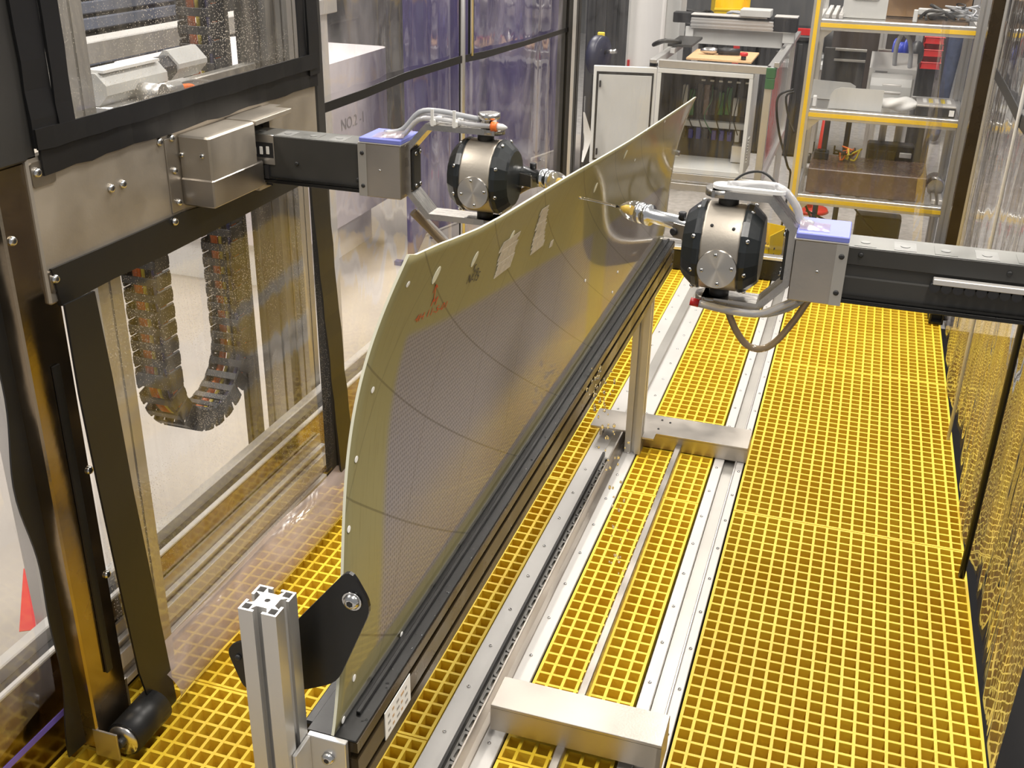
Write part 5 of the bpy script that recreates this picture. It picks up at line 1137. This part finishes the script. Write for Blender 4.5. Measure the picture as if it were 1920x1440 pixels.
for px in (1655, 1722):
    q = ony(px, 80, SPY+.1); b = MB(); b.prism([slotted(.022, 1, .004, .008, .003, .01)], (q.x, SPY+.1, FZ+.06), EX, EY, EZ*1.2); b.build('upright', 'alu', fr2)
    b = MB(); b.cyl((q.x-.015, SPY+.1, FZ+.032), (q.x+.015, SPY+.1, FZ+.032), .032, 14); b.build('wheel', 'black_rubber', fr2)
q0, q1 = ony(1655, 80, SPY+.1), ony(1722, 80, SPY+.1)
b = MB(); b.box(q0.x-.3, q1.x+.02, SPY+.08, SPY+.12, 1.02, 1.06, .003); b.box(q0.x-.02, q1.x+.02, SPY+.08, SPY+.12, FZ+.06, FZ+.1, .003); b.build('cross_rail', 'alu', fr2)
b = MB(); b.box(q0.x-.32, q1.x-.0, SPY+.122, SPY+.14, .50, 1.0); b.build('backboard', 'dark_brown', fr2)
b = MB(); b.lathe((p.x-.06, SPY, p.z), (1, -.35, .1), [(0, .03), (.002, .075), (.012, .075), (.014, .05), (.07, .05), (.072, .075), (.084, .075), (.086, .03)], 20); b.build('spool', 'blue_plastic', fr2)
b = MB(); b.lathe((p.x+.05, SPY-.04, p.z-.005), (1, -.35, .1), [(0, .02), (.002, .07), (.03, .075), (.05, .06), (.055, .02)], 20); b.build('black_knob', 'black_plastic', fr2)
b = MB(); b.cyl((p.x-.16, SPY+.08, p.z-.02), (p.x+.08, SPY, p.z), .012, 10); b.build('spindle', 'steel', fr2)
q = ony(1537, 250, 7.3); rp = thing('red_stand', 'thin red pole on a round red base beyond the shelf', 'stand', (q.x, 7.3, FZ)); b = MB(); b.cyl((q.x, 7.3, FZ+.02), (q.x+.03, 7.3, .55), .018, 12); b.build('pole', 'red', rp); b = MB(); b.lathe((q.x, 7.3, FZ), EZ, [(0, .13), (.02, .12), (.025, .02)], 24); b.build('base', 'red', rp)
q = ony(1580, 70, 8.9); bk = thing('black_bag', 'black bag on a grey bench far beyond the shelf', 'bag', (q.x, 8.9, .60)); b = MB(); b.sphere((q.x, 8.9, .70), .16, 14, (1, .7, .85)); b.build('bag_body', 'cable_black', bk); b = MB(); b.tube([(q.x-.06, 8.82, .80), (q.x-.03, 8.80, .88), (q.x+.04, 8.80, .88), (q.x+.07, 8.82, .80)], .012, 6); b.build('strap', 'cable_black', bk)
bn = thing('workbench', 'grey bench with dark wheels far beyond the shelf', 'bench', (q.x, 9.0, FZ))
b = MB(); b.box(q.x-.16, q.x+.36, 8.7, 9.25, .52, .565, .004); b.build('top', 'panel_grey', bn)
for dx in (-.12, .32):
    for y in (8.75, 9.2): b = MB(); b.box(q.x+dx-.02, q.x+dx+.02, y-.02, y+.02, FZ+.08, .52); b.build('leg', 'alu_dull', bn); b = MB(); b.cyl((q.x+dx-.015, y, FZ+.04), (q.x+dx+.015, y, FZ+.04), .04, 14); b.build('wheel', 'black_rubber', bn)
# person standing beyond the shelf (legs in view)
pf = onz(1778, 262, FZ); FX, FY = pf.x*.93, pf.y*.93
FX, FY = .74, 9.95
pe = thing('person', 'person in dark blue jeans and dark shoes standing beyond the shelf', 'person', (FX, FY, FZ))
def skin_mesh(name, verts, edges, rad, mat, parent, sub=2, root=0):
    me = bpy.data.meshes.new(name); O = ORG[parent.name]; me.from_pydata([Vector(v)-O for v in verts], edges, [])
    o = bpy.data.objects.new(name, me); COL.objects.link(o); md = o.modifiers.new('s', 'SKIN'); 
    sv = me.skin_vertices[0].data
    for i, r in enumerate(rad): sv[i].radius = r if isinstance(r, tuple) else (r, r); sv[i].use_root = (i == root)
    md.use_smooth_shade = True; s2 = o.modifiers.new('ss', 'SUBSURF'); s2.levels = sub; s2.render_levels = sub
    bpy.context.view_layer.update(); me2 = bpy.data.meshes.new_from_object(o.evaluated_get(bpy.context.evaluated_depsgraph_get())); bpy.data.objects.remove(o, do_unlink=True)
    me2.materials.clear(); mts = mat if isinstance(mat, list) else [mat]
    for mm in mts: me2.materials.append(MATS[mm])
    for p in me2.polygons: p.use_smooth = True
    o = bpy.data.objects.new(name, me2); COL.objects.link(o); o.parent = parent; ORG[o.name] = O; return o
B = Vector((FX, FY, FZ))
def W(x, y, z): return B+Vector((x, y, z))
vb = [W(0, 0, .95), W(0, 0, 1.12), W(0, 0, 1.32), W(0, 0, 1.46), W(0, -.01, 1.55), W(0, -.02, 1.64), W(0, -.02, 1.76),
      W(.10, 0, .90), W(.12, -.02, .50), W(.13, .02, .10), W(.14, -.10, .045),
      W(-.10, 0, .90), W(-.10, -.03, .50), W(-.10, .03, .10), W(-.11, -.09, .045),
      W(.19, 0, 1.44), W(.25, .02, 1.14), W(.24, -.08, .92), W(-.19, 0, 1.44), W(-.25, .02, 1.14), W(-.24, -.08, .92)]
eb = [(0, 1), (1, 2), (2, 3), (3, 4), (4, 5), (5, 6), (0, 7), (7, 8), (8, 9), (9, 10), (0, 11), (11, 12), (12, 13), (13, 14), (3, 15), (15, 16), (16, 17), (3, 18), (18, 19), (19, 20)]
rb_ = [(.15, .11), (.14, .10), (.16, .11), (.13, .09), .055, .075, .06, (.10, .10), .07, .05, (.045, .04), (.10, .10), .07, .05, (.045, .04), .065, .048, .036, .065, .048, .036]
body = skin_mesh('body', vb, eb, rb_, ['skin', 'jeans', 'shirt', 'shoe'], pe)
for p in body.data.polygons:
    c = sum((body.data.vertices[i].co for i in p.vertices), Vector())/len(p.vertices)
    p.material_index = 3 if c.z < .085 else (1 if c.z < 1.0 and abs(c.x) < .205 else (2 if c.z < 1.50 and not (c.z < 1.02) else 0))
b = MB(); b.sphere(W(0, .0, 1.72), .098, 16, (.85, .95, 1.05)); b.build('hair', 'cable_black', pe)
# hands: palm with five fingers each
for s in (1, -1):
    h0 = W(s*.24, -.085, .90); vs = [h0+Vector((0, 0, .03)), h0+Vector((0, -.01, -.03)), h0+Vector((0, -.015, -.07))]; es_ = [(0, 1), (1, 2)]; rd = [(.022, .03), (.016, .036), (.013, .036)]
    for k in range(4):
        i = len(vs); y = -.045+.021*k; ln = (.06, .075, .08, .065)[k]
        vs += [h0+Vector((0, y, -.075)), h0+Vector((-s*.008, y, -.075-ln*.5)), h0+Vector((-s*.022, y, -.075-ln))]; es_ += [(2, i), (i, i+1), (i+1, i+2)]; rd += [.010, .009, .0075]
    i = len(vs); vs += [h0+Vector((-s*.012, -.045, -.03)), h0+Vector((-s*.02, -.065, -.065))]; es_ += [(1, i), (i, i+1)]; rd += [.011, .009]
    skin_mesh('hand', vs, es_, rd, 'skin', pe, 1)
